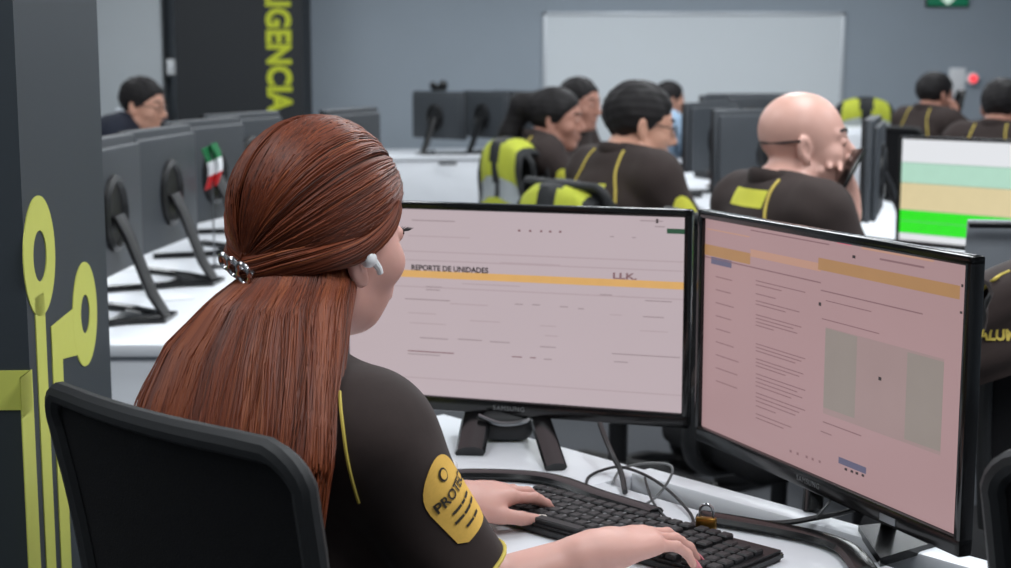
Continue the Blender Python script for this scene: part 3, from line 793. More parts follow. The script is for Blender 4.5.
# left-hand monitor of the woman
rcL = Vector((.2846, 2.26, 0)); dL = Vector((.95, -.31, 0)).normalized()
SL_ = near_monitor('wide black monitor showing the REPORTE DE UNIDADES page before the red haired woman', rcL - dL * .58, dL, .58, .338, 1.127,
                   [(478, 398, 470, 453, .024), (536, 412, 556, 468, .017)], [[(418, 478), (470, 474), (545, 478), (600, 496), (655, 513)]])
it = [('r', 399, 269.5, 276.5, 690, 's_amber', 2), ('t', 411.5, 267.5, 488.5, 'REPORTE DE UNIDADES', 's_ink'), ('t', 613, 276, 637, 'LLK.', 's_line2'),
      ('r', 667, 228.5, 233.5, 686, 's_green', 1), ('r', 300, 385.5, 396, 700, 's_task', 1)]
for x0, y, x1, m in ((412, 219.5, 455, 's_line'), (300, 246, 700, 's_soft'), (300, 254.5, 700, 's_soft'), (408, 235, 470, 's_soft'), (640, 220, 663, 's_line'), (655, 226, 665, 's_line'),
                     (426, 286, 442, 's_line'), (426, 289, 440, 's_line'), (405, 298, 450, 's_line'), (300, 280.5, 700, 's_soft'), (515, 303.5, 523, 's_line'), (532, 304, 540, 's_line'), (560, 306, 568, 's_line'), (578, 308, 584, 's_line'),
                     (462, 283, 520, 's_soft'), (600, 294, 612, 's_line'), (620, 296, 640, 's_line'), (645, 300, 672, 's_line'), (643, 316, 664, 's_line'), (640, 330, 668, 's_soft'), (610, 314, 622, 's_soft'), (408, 312, 436, 's_soft'), (410, 322, 446, 's_soft'),
                     (420, 337, 448, 's_line'), (458, 338.5, 482, 's_line'), (490, 341, 510, 's_line'), (540, 346, 556, 's_line'), (408, 350, 454, 's_line2'), (408, 353, 440, 's_line'), (512, 356, 522, 's_line2'), (530, 357, 536, 's_line2'), (544, 358.5, 552, 's_line'),
                     (612, 353, 680, 's_line'), (614, 361, 628, 's_line'), (470, 320, 500, 's_soft'), (540, 325, 556, 's_soft'), (545, 335, 558, 's_soft'), (300, 369, 700, 's_soft'), (450, 303, 488, 's_soft'), (610, 236, 614, 's_line'), (632, 237, 636, 's_line'), (500, 262, 560, 's_soft')):
    it.append(('r', x0, y, y + 1.1, x1, m, 1))
for x in (518, 529, 540, 549, 559): it.append(('r', x, 229.5 + (x - 518) * .03, 231.5 + (x - 518) * .03, x + 2.5, 's_line2', 1))
it.append(('r', 656, 219, 223, 658.5, 's_ink', 1))
for x, m in ((472, 's_line'), (487, 's_line2'), (501, 's_line'), (516, 's_line'), (541, 's_ink'), (547.5, 's_ink'), (555, 's_ink'), (562, 's_ink')):
    y = 398.6 + (x - 472) * .088; it.append(('r', x, y, y + 3, x + 3.2, m, 2))
finish_screen(SL_, M['s_page'], it)
# right-hand monitor
lcR = Vector((.293, 2.2, 0)); dR = (Vector((.5255, 1.648, 0)) - lcR).normalized()
SR_ = near_monitor('tilted away black monitor with dusky pink page and ochre bar, right of the REPORTE page', lcR, dR, .60, .346, 1.133,
                   [(812, 478, 812, 512, .019), (880, 500, 890, 530, .014)], [[(700, 516), (760, 526), (815, 537), (848, 550), (866, 572)]], [(858, 533), (905, 528), (940, 548), (880, 566)])
it = [('r', 690, 240.5, 251, 751, 's_ochre', 2), ('r', 751, 249, 256.5, 822, 's_ochre2', 2), ('r', 819, 257.5, 269.5, 962, 's_ochre', 3), ('r', 690, 252.5, 253.7, 822, 's_line2', 1),
      ('r', 711.5, 256.5, 263.5, 732, 's_blue', 1), ('r', 837.5, 238.5, 243, 852, 's_pinkdot', 1), ('r', 853, 241.5, 245, 862, 's_map2', 1),
      ('r', 821, 289.5, 290.8, 924, 's_line2', 1), ('r', 826, 300, 301, 872, 's_line2', 1), ('r', 822, 318, 319, 880, 's_line2', 1),
      ('r', 826, 327, 414, 946, 's_map', 1), ('r', 826, 328, 408, 858, 's_map2', 2), ('r', 908, 352, 440, 945, 's_map2', 2),
      ('r', 823, 421, 422.2, 862, 's_line2', 1), ('r', 821, 430.5, 431.7, 832, 's_line2', 1), ('r', 839, 456.5, 463, 867, 's_blue', 2), ('r', 690, 423.5, 432, 990, 's_task2', 1),
      ('r', 819, 302, 305.5, 821.5, 's_ink', 1), ('r', 853, 255, 258, 856, 's_ink', 3), ('r', 879, 376.5, 380, 882, 's_ink', 3), ('r', 960.5, 311, 313.5, 963, 's_ink', 3), ('r', 962, 284, 287, 964, 's_ink', 3),
      ('r', 707, 228, 229.2, 750, 's_ochre2', 1), ('r', 751, 229.5, 230.7, 830, 's_line2', 1), ('r', 880, 258, 260, 925, 's_line2', 1), ('r', 862, 247, 249, 935, 's_ochre2', 1)]
rnd = random.Random(4)
for k in range(9):
    y = 276 + k * 13; it.append(('r', 716, y, y + 1, 716 + rnd.uniform(14, 24), 's_line2', 1))
for y, L in ((277, 50), (281, 26), (290, 20), (297, 44), (300.5, 30), (311, 46), (314.5, 38), (318, 42), (321.5, 18), (340, 50), (343.5, 46), (347, 40), (355, 48), (358.5, 44), (362, 30), (370, 50), (374, 42), (378, 47), (382, 36), (389, 50), (393, 44), (397, 40), (402, 20), (410, 36), (414, 28)):
    it.append(('r', 756, y + 3, y + 4, 756 + L, 's_line2', 1))
for x in (790, 797, 806, 812, 819): it.append(('r', x, 449.5 + (x - 790) * .36, 452 + (x - 790) * .36, x + 2.2, 's_line2', 2))
for x in (845, 851, 856, 862): it.append(('r', x, 467.5 + (x - 845) * .36, 470 + (x - 845) * .36, x + 2.6, 's_ink', 2))
finish_screen(SR_, M['s_page2'], it)
bm = B(); q = SR_.loc(893, 503); bx(bm, (q[0], -.0125, SR_.zb + .009), (.03, .0008, .009)); obj('sticker', bm, M['metal'], SR_.root, False)

# plain office monitor seen from behind (rows in the background)
def office_monitor():
    r = empty('monitor', (0, 0, .745), 0)
    w, h, zb = .545, .325, .105
    zc = zb + h / 2
    bm = B(); bx(bm, (0, .012, zc), (w, .024, h), .007); 
    bx(bm, (0, .032, zc - .01), (w * .95, .016, h * .93), .0075, seg=3); obj('back_cover', bm, M['back_grey'], r)
    bm = B()
    bx(bm, (0, -.006, zb + h - .006), (w, .014, .012), .003); bx(bm, (0, -.006, zb + .01), (w, .014, .02), .003)
    for s in (-1, 1): bx(bm, (s * (w / 2 - .006), -.006, zc), (.012, .014, h), .003)
    obj('bezel', bm, M['black'], r)
    bm = B(); bx(bm, (0, -.002, zc + .004), (w - .02, .01, h - .03)); obj('screen', bm, M['dim_screen'], r, False)
    bm = B(); lathe(bm, [(0, 0), (.092, 0), (.092, .010), (.078, .016), (.072, .004), (0, .004)], 28, 0, basis((1, 0, 0), (0, 0, 1), (0, 1, 0), (0, .039, zc - .015))); obj('mount_ring', bm, M['black'], r)
    bm = B(); tube(bm, [(0, .05, zc - .02), (0, .075, zc - .07), (0, .125, .06), (0, .155, .012)], [.026, .024, .022, .02], 10, flat=(.5, 1.5), up=(0, 1, 0)); obj('stand_leg', bm, M['black'], r)
    bm = B()
    for s in (-1, 1): tube(bm, [(0, .16, .009), (s * .1, .05, .009), (s * .19, -.09, .009)], .018, 8, flat=(.5, 1), up=(0, 0, 1))
    prism(bm, [(-.06, .17), (.06, .17), (.1, .04), (-.1, .04)], .001, .01); obj('foot', bm, M['black_gloss'], r)
    return r
proto = office_monitor(); used = [False]
def place_monitor(x, y, rz, label, group=None, z=.745, screen=None):
    o = proto if not used[0] else copy_tree(proto); used[0] = True
    o.location = (x, y, z); o.rotation_euler = (0, 0, rz); o['label'] = label; o['category'] = 'monitor'
    if group: o['group'] = group
    if screen:
        for ch in o.children:
            if ch.name.split('.')[0] == 'screen':
                ch.data = ch.data.copy(); ch.data.materials.clear(); ch.data.materials.append(M[screen])
    return o
H90 = math.pi / 2
gl = 'monitors along the left bench desk'
place_monitor(-.965, 3.53, -H90 - .02, 'nearest monitor back on the left bench desk, half hidden by the dark column', gl)
place_monitor(-.965, 4.14, -H90 - .08, 'monitor back on the left bench desk in front of the man in the suit', gl)
place_monitor(-.975, 4.83, -H90 - .22, 'monitor back on the left bench desk behind the small tricolour flag', gl)
place_monitor(-.97, 5.52, -H90 - .32, 'farthest monitor back on the left bench desk, just left of the red hair', gl)
gw = 'monitors below the whiteboard'
c = atY(440, 120, 10.4); place_monitor(c.x, 10.38, math.pi - .85, 'black monitor back with a webcam on top, on the white counter desk', gw)
c = atY(487, 120, 10.5); place_monitor(c.x, 10.5, math.pi - .95, 'black monitor back right of the webcam monitor on the white counter desk', gw)
c = atY(513, 118, 10.9); place_monitor(c.x, 10.62, math.pi - 1.1, 'monitor back nearly edge on behind the ponytailed woman', gw)
gr_ = 'monitors along the right bench desk'
place_monitor(1.21, 5.0, -1.86, 'monitor seen edge on just right of the bald man with the phone', gr_)
place_monitor(.98, 7.25, -2.15, 'dark monitor in front of the face of the man with glasses', gr_, .745)
place_monitor(1.06, 6.0, -2.75, 'black monitor back directly behind the bald head', gr_)
c = atY(712, 118, 9.0); place_monitor(c.x + .02, 9.15, -1.95, 'narrow monitor back above the desk phones on the right bench desk', gr_)
c = atY(752, 115, 9.6); place_monitor(c.x - .03, 9.55, math.pi + .12, 'wide black monitor back at the far end of the right bench desk', gr_)
c = atY(356, 117, 6.2); place_monitor(c.x - .02, 6.1, -H90 - .28, 'dark monitor top rising just behind the crown of the red hair', None)
# webcam on the far monitor
c = atY(439, 91, 10.42); c.z = .745 + .43 + .024
wc = empty('webcam', c, 0, 'dark webcam clipped on top of the monitor below the pale wall', 'webcam')
bm = B(); bx(bm, (0, 0, .0), (.11, .035, .045), .012); obj('body', bm, M['black'], wc)
bm = B(); ball(bm, (.03, -.01, .02), .032); ball(bm, (-.04, -.005, .015), .026); obj('lens', bm, M['black_gloss'], wc)

# green spreadsheet monitor, turned towards the camera
lcG = atY(901, 136, 4.62); dG = Vector((math.cos(-.84), math.sin(-.84), 0))
G = empty('monitor', (lcG.x + dG.x * .29, lcG.y + dG.y * .29, .745), -.84, 'bright monitor with white, mint, tan and green bands on its screen', 'monitor')
gw_, gh, gzt = .58, .335, lcG.z - .745 + .002
gzb = gzt - gh
bm = B()
bx(bm, (0, -.002, gzt - .005), (gw_, .024, .010), .003); bx(bm, (0, -.002, gzb + .008), (gw_, .024, .016), .003)
for s in (-1, 1): bx(bm, (s * (gw_ / 2 - .005), -.002, gzt - gh / 2), (.010, .024, gh), .003)
obj('bezel', bm, M['black_gloss'], G)
bm = B(); bx(bm, (0, .02, gzt - gh / 2), (gw_ - .006, .024, gh - .006), .007); bx(bm, (0, .04, gzt - gh / 2), (gw_ * .6, .02, gh * .6), .008); obj('back_cover', bm, M['black_matt'], G)
bm = B(); gs0, gs1 = gzb + .016, gzt - .010
bx(bm, (0, .001, (gs0 + gs1) / 2), (gw_ - .018, .012, gs1 - gs0)); gs = obj('screen', bm, M['g_white'], G, False)
def band(m, a, b_, y=-.0053):
    bm = B(); z1 = gs1 - a * (gs1 - gs0); z0 = gs1 - b_ * (gs1 - gs0); h_ = gw_ / 2 - .0102
    bm.faces.new([bm.verts.new(p) for p in ((-h_, y, z0), (h_, y, z0), (h_, y, z1), (-h_, y, z1))]); obj('table_band', bm, M[m], gs, False)
band('g_mint', .23, .43); band('g_tan', .43, .70); band('g_green', .70, .93)
bm = B()
for t in (.23, .43, .70, .81, .93): 
    z = gs1 - t * (gs1 - gs0); bm.faces.new([bm.verts.new(p) for p in ((-.28, -.0056, z - .0008), (.28, -.0056, z - .0008), (.28, -.0056, z + .0008), (-.28, -.0056, z + .0008))])
obj('table_lines', bm, M['g_line'], gs, False)
bm = B(); tube(bm, [(0, .05, gzb + .08), (0, .06, gzb), (0, .05, .012)], .022, 10, flat=(1, .6)); obj('stand_leg', bm, M['black'], G)
bm = B(); bx(bm, (0, .02, .008), (.26, .18, .014), .006); obj('foot', bm, M['black_gloss'], G)

# open laptop at the right edge
lp = atY(975, 217, 3.05)
L_ = empty('laptop', (lp.x + .15, 3.03, .747), -.15, 'open grey laptop seen from behind at the right edge', 'laptop')
bm = B(); bx(bm, (0, -.13, .009), (.34, .24, .016), .005); obj('base', bm, M['back_grey'], L_)
hl = lp.z - .747
bm = B(); bx(bm, (0, 0, hl / 2), (.34, .009, hl), .003, Matrix.Rotation(.2, 3, 'X')); obj('lid', bm, M['desk_edge'], L_)
bm = B(); vs = bx(bm, (0, -.0, hl - .005), (.342, .012, .012), .003, None); bmesh.ops.rotate(bm, cent=(0, 0, 0), matrix=Matrix.Rotation(.2, 3, 'X'), verts=bm.verts[:]); obj('lid_rim', bm, M['black'], L_)

# ================================================================== NEAR DESK: keyboard, padlock, cables
k0, k1 = atZ(538, 491, .752), atZ(778, 553.5, .752)
kx = (k1 - k0); kx.z = 0; kl = .435; kx.normalize(); ky = Vector((-kx.y, kx.x, 0))
kb = empty('keyboard', (k0.x, k0.y, .745), math.atan2(kx.y, kx.x), 'black full size keyboard under the hands of the red haired woman', 'keyboard'); kb.scale = (.935, 1, 1)
bm = B(); prism(bm, [(0, 0), (0, -.135), (kl, -.135), (kl, 0)], .001, .014)
bmesh.ops.bevel(bm, geom=bm.edges[:], offset=.004, segments=2, affect='EDGES'); obj('case', bm, M['key_well'], kb)
bm = B(); u = .0192
for row in range(6):
    y = -.014 - row * .0205 - (.003 if row else 0); x = .008
    widths = [1] * 15 if row == 0 else [1] * 13 + [2] if row == 1 else [1.5] + [1] * 12 + [1.5] if row == 2 else [1.8] + [1] * 11 + [2.2] if row == 3 else [2.3] + [1] * 10 + [2.7] if row == 4 else [1.3, 1.2, 1.2, 6.2, 1.2, 1.2, 1.3, 1.4]
    tot = sum(widths); sc_ = 15 * u / tot
    for w_ in widths:
        bx(bm, (x + w_ * sc_ / 2, y, .0165), (w_ * sc_ - .0028, .0165, .008), .0018, seg=1); x += w_ * sc_
    for j in range(3):
        if row in (3,): continue
        if row == 4 and j != 1: continue
        bx(bm, (.312 + j * u, y, .0165), (u - .0028, .0165, .008), .0018, seg=1)
    for j in range(3 if row else 0):
        bx(bm, (.376 + j * u, y, .0165), (u - .0028, .0165, .008), .0018, seg=1)
obj('keys', bm, M['key'], kb)
bm = B()
rk = random.Random(2)
for row in range(1, 5):
    for j in range(13): bx(bm, (.016 + j * .0218 + row * .004, -.012 - row * .0205, .0207), (.004, .005, .0004))
obj('key_legends', bm, M['keytop'], kb, False)

pl = atZ(706, 535, .745)
pk = empty('padlock', (pl.x, pl.y, .745), -.35, 'small brass padlock lying by the keyboard', 'padlock')
bm = B(); bx(bm, (0, 0, .0125), (.026, .012, .022), .002); obj('body', bm, M['brass'], pk)
bm = B(); tube(bm, [(-.0085, 0, .022), (-.0085, 0, .032)] + [(-.0085 * math.cos(t), 0, .032 + .0085 * math.sin(t)) for t in (.5, 1.05, 1.57, 2.1, 2.6)] + [(.0085, 0, .032), (.0085, 0, .022)], .0019, 8); obj('shackle', bm, M['silver'], pk)
def cable(label, pts, r, m='cable', plug=False):
    P = smooth_path([atZ(x, y, z) for x, y, z in pts], 8)
    base = P[0].copy(); bm = B(); tube(bm, [p - base for p in P], r, 8)
    o = obj('cable', bm, M[m], None, loc=base); tag(o, label, 'cable', 'tangled cables behind the keyboard')
    if plug:
        d = (P[-1] - P[-3]).normalized(); bm = B(); tube(bm, [P[-1] - base - d * .002, P[-1] - base + d * .016], .007, 10); obj('plug', bm, M['black'], o)
    return o
cable('thick black cable hanging from the REPORTE monitor down to the desk', [(600, 424, .80), (606, 440, .79), (614, 458, .775), (621, 472, .76), (625, 492, .7505)], .0042)
cable('thin black cable looping over the white desk behind the keyboard', [(604, 497, .7475), (588, 489, .7475), (588, 478, .7475), (600, 471, .75), (620, 467, .757), (645, 475, .76), (668, 490, .757), (690, 513, .75), (694, 527, .7485)], .0022, plug=True)
cable('thin grey cable arching up right of the thick black cable', [(612, 484, .748), (620, 470, .75), (634, 465, .765), (654, 463, .80), (671, 466, .805), (670, 478, .79), (656, 497, .76), (635, 508, .7485), (600, 512, .7485)], .0019, 'cable_grey')
cable('thin black cable crossing the loop in front of the rear rail', [(645, 478, .77), (652, 500, .76), (664, 516, .752), (678, 526, .7495)], .0019)
cable('black cable running from under the dusky pink monitor along the rail', [(872, 497, .79), (852, 510, .77), (815, 518, .758), (780, 523, .752), (735, 521, .7495), (700, 520, .7485)], .0036)
cable('short black cable drooping below the dusky pink monitor', [(835, 494, .78), (826, 506, .768), (815, 519, .7665)], .002)
# rounded black device behind the left monitor
dv = atZ(504, 452, .745)
dvo = empty('desk_device', (dv.x + .004, dv.y + .09, .745), .0, 'low black rounded box with grey rim under the REPORTE monitor', 'device')
bm = B(); bx(bm, (0, 0, .026), (.085, .08, .05), .02, seg=4); obj('body', bm, M['black_matt'], dvo)
bm = B(); tube(bm, smooth_path([(-.045, -.04, .046), (-.01, -.044, .034), (.03, -.042, .038), (.046, -.02, .05)], 5), .004, 8); obj('rim', bm, M['metal'], dvo)
bm = B(); ball(bm, (0, 0, 0), .011, sc3=(.012, .016, .011)); c = atZ(450, 467, .757); tag(obj('mouse', bm, M['earbud'], None, loc=c), 'small white object beside the yellow sleeve badge on the desk', 'mouse')

# ================================================================== ITEMS ON THE OTHER DESKS
def sheet(label, px, py, w, d, rz, z=.7455):
    p = atZ(px, py, z); bm = B(); bx(bm, (0, 0, .0012), (w, d, .0022)); o = obj('paper_sheet', bm, M['paper'], None, False, loc=(p.x, p.y, z)); o.rotation_euler = (0, 0, rz)
    tag(o, label, 'paper', 'papers on the left bench desk')
sheet('white folded paper on the left bench desk beside the nearest monitor foot', 168, 297, .10, .14, .5)
sheet('white paper lying under the second monitor of the left bench desk', 142, 268, .21, .15, .2)
fl = Vector((-.87, 4.45, .745))
fo = empty('desk_flag', (fl.x, fl.y, .745), 0, 'small green, white and red flag on a stand on the left bench desk', 'flag')
bm = B(); lathe(bm, [(.0, 0), (.03, 0), (.03, .006), (.006, .012), (.0, .012)], 16); obj('base', bm, M['black'], fo)
bm = B(); tube(bm, [(0, 0, .01), (-.0, 0, .372)], .0025, 8); obj('pole', bm, M['metal'], fo)
bm = B()
def flag_pt(u_, v_): return Vector((-.005 - .022 * u_ + .018 * math.sin(v_ * 3), -.006 + .012 * math.sin(u_ * 5 + v_ * 2), (.366 - .125 * v_ - .01 * u_)))
nu, nv = 10, 15
for lay in (0, .0012):
    g = [[bm.verts.new(flag_pt(i / nu * 2 - .9, j / nv) + Vector((0, lay, 0))) for j in range(nv + 1)] for i in range(nu + 1)]
    for i in range(nu):
        for j in range(nv):
            f = bm.faces.new((g[i][j], g[i + 1][j], g[i + 1][j + 1], g[i][j + 1])); f.material_index = min(2, j * 3 // nv)
obj('flag_cloth', bm, [M['green'], M['paper'], M['red']], fo)
def desk_phone(label, px, py, rz, red):
    p = atZ(px, py, .745); o = empty('desk_phone', (p.x, p.y, .745), rz, label, 'telephone', 'desk phones')
    bm = B(); prism(bm, [(-.09, .002), (.09, .002), (.09, .07), (-.09, .03)], -.08, .08, 0, basis((0, 1, 0), (0, 0, 1), (1, 0, 0), (0, 0, 0))); obj('body', bm, M['black_matt'], o, False)
    bm = B(); tube(bm, smooth_path([(-.055, -.07, .085), (-.055, -.02, .1), (-.055, .05, .115)], 4), [.022] + [.014] * 7 + [.022], 10); obj('handset', bm, M['red'] if red else M['black'], o)
    bm = B(); bx(bm, (.03, .035, .066), (.08, .05, .004), .001, Matrix.Rotation(.22, 3, 'X')); obj('display', bm, M['paper'], o)
desk_phone('desk phone with red handset among the monitors of the right bench desk', 714, 178, .3, True)
desk_phone('black desk phone beyond the bald man on the right bench desk', 742, 169, .3, False)
p = atZ(690, 196, .745); bm = B(); bx(bm, (0, 0, .012), (.09, .2, .022), .005); o = obj('document_tray', bm, M['black_matt'], None, loc=(p.x, p.y, .745)); tag(o, 'flat black tray on the right bench desk in front of the man with glasses', 'tray')
p = atZ(725, 168, .745); bm = B(); bx(bm, (0, 0, .004), (.16, .05, .006), .002); o = obj('pen_case', bm, M['black_matt'], None, loc=(p.x, p.y, .745)); o.rotation_euler = (0, 0, .7); tag(o, 'slim dark pen case lying on the white right bench desk', 'pen case')
cb = atY(870, 129, 10.2)
co = empty('low_cabinet', (cb.x, 10.5, 0), 0, 'pale low cabinet below the hi-vis vest by the back wall', 'cabinet')
bm = B(); bx(bm, (0, 0, cb.z / 2), (.62, .45, cb.z), .006); obj('body', bm, M['desk'], co)
for s in (-1, 1):
    bm = B(); bx(bm, (s * .152, -.232, cb.z / 2), (.298, .016, cb.z - .06), .003); d_ = obj('door', bm, M['desk'], co)
    bm = B(); bx(bm, (s * .03, -.248, cb.z * .7), (.012, .02, .1), .003); obj('handle', bm, M['metal'], d_)

# ================================================================== CHAIRS
def office_chair():
    r = empty('office_chair')
    zt, zb = 1.0, .54
    def surf(y, z, o=0.0):
        v = (z - zb) / (zt - zb); x = -.195 - .045 * v + .02 * math.sin(v * 3.1) + .55 * y * y
        return Vector((x + o, y, z))
    def hw(z): v = (z - zb) / (zt - zb); return .178 + .032 * v ** .8
    out = []
    rc_ = .045
    for k in range(8): z = zb + .04 + (zt - rc_ - zb - .04) * k / 7; out.append((hw(z), z))
    for k in range(1, 6): t = k / 6 * math.pi / 2; out.append((hw(zt) - rc_ + rc_ * math.cos(t), zt - rc_ + rc_ * math.sin(t)))
    for k in range(1, 6): out.append((hw(zt) - rc_ - (hw(zt) - rc_) * k / 5 * 1.0, zt))
    half = out; full = [(y, z) for y, z in half] + [(-y, z) for y, z in half[::-1][1:]]
    for k in range(1, 8): a = -1 + 2 * k / 8; full.append((a * hw(zb), zb + .04 - .02 * (1 - a * a)))
    full.append(full[0])
    bm = B(); tube(bm, [surf(y, z) for y, z in full], .0125, 10, flat=(1.0, 1.0), up=(1, 0, 0)); obj('back_frame', bm, M['black_matt'], r)
    bm = B(); ny, nz = 20, 22
    lay = []
    for o in (-.004, .004):
        g = []
        for i in range(nz + 1):
            z = zb + .03 + (zt - .006 - zb - .03) * i / nz
            w = hw(z) - .006
            if z > zt - rc_: w -= rc_ - math.sqrt(max(rc_ ** 2 - (z - zt + rc_) ** 2, 0))
            g.append([bm.verts.new(surf(w * (2 * j / ny - 1), z, o + .004)) for j in range(ny + 1)])
        lay.append(g)
        for i in range(nz):
            for j in range(ny): bm.faces.new((g[i][j], g[i][j + 1], g[i + 1][j + 1], g[i + 1][j]))
    for i in range(nz):
        for j in (0, ny): bm.faces.new((lay[0][i][j], lay[0][i + 1][j], lay[1][i + 1][j], lay[1][i][j]))
    for j in range(ny):
        for i in (0, nz): bm.faces.new((lay[0][i][j], lay[0][i][j + 1], lay[1][i][j + 1], lay[1][i][j]))
    obj('backrest', bm, M['fabric_black'], r)
    bm = B(); vs = bx(bm, (.02, 0, .455), (.46, .46, .075), .032, seg=4); obj('seat', bm, M['fabric_black'], r)
    bm = B(); tube(bm, smooth_path([(-.05, 0, .41), (-.2, 0, .405), (-.245, 0, .47), (-.215, 0, .6)], 6), .03, 10, flat=(.5, 1.2)); obj('back_bracket', bm, M['black'], r)
    for s in (-1, 1):
        bm = B(); tube(bm, smooth_path([(-.02, s * .2, .415), (-.02, s * .262, .43), (-.03, s * .27, .55), (-.03, s * .27, .66)], 5), .015, 8, flat=(1, 1.7)); a_ = obj('armrest', bm, M['black'], r)
        bm = B(); bx(bm, (.0, s * .268, .672), (.25, .075, .03), .013, seg=3); obj('arm_pad', bm, M['black_gloss'], a_)
    bm = B(); lathe(bm, [(0, .09), (.03, .09), (.03, .25), (.02, .25), (.02, .4), (.06, .405), (.1, .415), (0, .42)], 16); obj('gas_column', bm, M['black'], r)
    for k in range(5):
        t = k * 2 * math.pi / 5 + .3; d = Vector((math.cos(t), math.sin(t), 0))
        bm = B(); tube(bm, [d * .02 + Vector((0, 0, .115)), d * .16 + Vector((0, 0, .105)), d * .3 + Vector((0, 0, .075))], [.03, .026, .018], 8, flat=(.8, 1)); l_ = obj('leg', bm, M['black'], r)
        bm = B()
        for q in (-1, 1): lathe(bm, [(0, 0), (.024, 0), (.027, .006), (.027, .016), (.024, .02), (0, .02)], 14, 0, basis(d, (0, 0, 1), d.cross(Vector((0, 0, 1))), d * .3 + d.cross(Vector((0, 0, 1))) * (.004 if q > 0 else -.024) + Vector((0, 0, .028))))
        tube(bm, [d * .3 + Vector((0, 0, .028)), d * .3 + Vector((0, 0, .075))], .008, 6)
        obj('caster', bm, M['black_matt'], l_)
    return r
chair0 = office_chair(); cused = [False]
def place_chair(x, y, yaw, label, group=None):
    o = chair0 if not cused[0] else copy_tree(chair0); cused[0] = True
    o.location = (x, y, 0); o.rotation_euler = (0, 0, yaw); tag(o, label, 'chair', group or 'black office chairs')
    return o
def drape(name, label, cat, chair, kind, drop=(.16, .34), wid=.40, lift=.0, group=None):
    """a garment hung over the back of a chair, as one folded sheet with thickness"""
    r = empty(name, chair.location, chair.rotation_euler.z, label, cat, group)
    zt = 1.0 + .022 + lift
    prof = []
    n1, n2 = 8, 14
    for i in range(n1 + 1): prof.append((-.155 + .0 * i, zt - .04 - drop[0] * (1 - i / n1)))
    for k in range(1, 6): t = math.pi * k / 6; prof.append((-.213 + .058 * math.cos(t), zt - .04 + .04 * math.sin(t)))
    for i in range(n2 + 1): prof.append((-.271 - .006 * math.sin(i * .8), zt - .04 - drop[1] * i / n2))
    nu = 24; bm = B(); N = len(prof)
    lays = []
    for o in (0, .007):
        g = []
        for i, (x, z) in enumerate(prof):
            row = []
            for j in range(nu + 1):
                u_ = 2 * j / nu - 1; v = max(0, (zt - z)) 
                wv = wid / 2 * (1 + .18 * min(1, v / .3)) * (1 if v > .03 else .96)
                y = u_ * wv; fold = .006 * math.sin(u_ * 9 + i * .25) * min(1, v / .1)
                sg = 1 if i > n1 + 3 else -1
                row.append(bm.verts.new((x + .5 * y * y - sg * fold - sg * (o - .0035), y, z - .055 * abs(u_) ** 2.2 * (1 if i > 2 else .6) + (.0035 - o if n1 <= i <= n1 + 6 else 0) * -1)))
            g.append(row)
        lays.append(g)
        for i in range(N - 1):
            for j in range(nu):
                f = bm.faces.new((g[i][j], g[i][j + 1], g[i + 1][j + 1], g[i + 1][j]))
                u_ = abs((2 * j + 1) / nu - 1); vv = i - (n1 + 3)
                mi = 0
                if kind == 'vest':
                    if u_ > .84 or u_ < .34 - .03 * abs(vv): mi = 1
                    elif 7 <= vv <= 9 or i in (3, 4): mi = 2
                f.material_index = mi
    for i in range(N - 1):
        for j in (0, nu): bm.faces.new((lays[0][i][j], lays[0][i + 1][j], lays[1][i + 1][j], lays[1][i][j])).material_index = 1 if kind == 'vest' else 0
    for j in range(nu):
        for i in (0, N - 1): bm.faces.new((lays[0][i][j], lays[0][i][j + 1], lays[1][i][j + 1], lays[1][i][j])).material_index = 1 if kind == 'vest' else 0
    o = obj('cloth', bm, [M['vest'], M['black_matt'], M['vest_silver']] if kind == 'vest' else M['uniform'], r)
    return r, o

# ================================================================== THE RED-HAIRED WOMAN
WY = 1.70; W_yaw = math.radians(45)
def to_local(root, yaw, p): q = Vector(p) - Vector(root); return np.array([q.x * math.cos(yaw) + q.y * math.sin(yaw), -q.x * math.sin(yaw) + q.y * math.cos(yaw), q.z])
crown = atY(318, 135, WY); whx = .10
Wroot = Vector((crown.x - math.cos(W_yaw) * whx, crown.y - math.sin(W_yaw) * whx, 0))
def WL_(px, py, z): return to_local(Wroot, W_yaw, atZ(px, py, z))
rw, rt = WL_(592, 553, .802), WL_(690, 534, .792)
lw, lt = WL_(448, 503, .790), WL_(530, 488, .782)
W = seated('woman with long red hair in dark brown uniform typing at the keyboard, seen from behind', (318, 135), WY, W_yaw, math.radians(1), 0.0, .05, 'skin', 'f', 1.0,
           wrist_r=rw, wrist_l=lw, hand_r=(rt - rw + np.array([0, 0, .004]), np.array([0, .1, 1.0])), hand_l=(lt - lw, np.array([0, -.1, 1.0])),
           h=.004, hh=.0027, cloth='uniform', headx=.05, jaw=.78, wide=.96, nose=.8, pole_r=(-.15, -.55, -1), curl=(.3, .36, .38, .42), seat=.52, sw=.17, swl=.14, up=0.0, chin=.025, back=.02, elbow_r=to_local(Wroot, W_yaw, atY(478, 596, 1.57)))
WR_ = W['root']; HC, HR = W['C'], W['R']
eyes(WR_, HC, HR, 1.0, None)
bm = B()                                                          # lashes
for sd in (1, -1):
    for k in range(9):
        t = -.9 + 1.8 * k / 8; p0 = head_point(HC, HR, (.0945 - .006 * abs(t), .032 * sd + .0125 * t, .0125)); p1 = head_point(HC, HR, (.1055 - .005 * abs(t), .032 * sd + .0155 * t + .002 * sd, .0155))
        tube(bm, [p0, (p0 + p1) / 2 - np.array([0, 0, .0012]), p1], [.0009, .0007, .0002], 5)
    tube(bm, [head_point(HC, HR, (.0945 - .007 * t * t, .032 * sd + .0135 * t, .0125 - .003 * t * t)) for t in np.linspace(-1, 1, 8)], .0009, 5)
obj('eyelashes', bm, M['hair_black'], WR_)
bm = B()
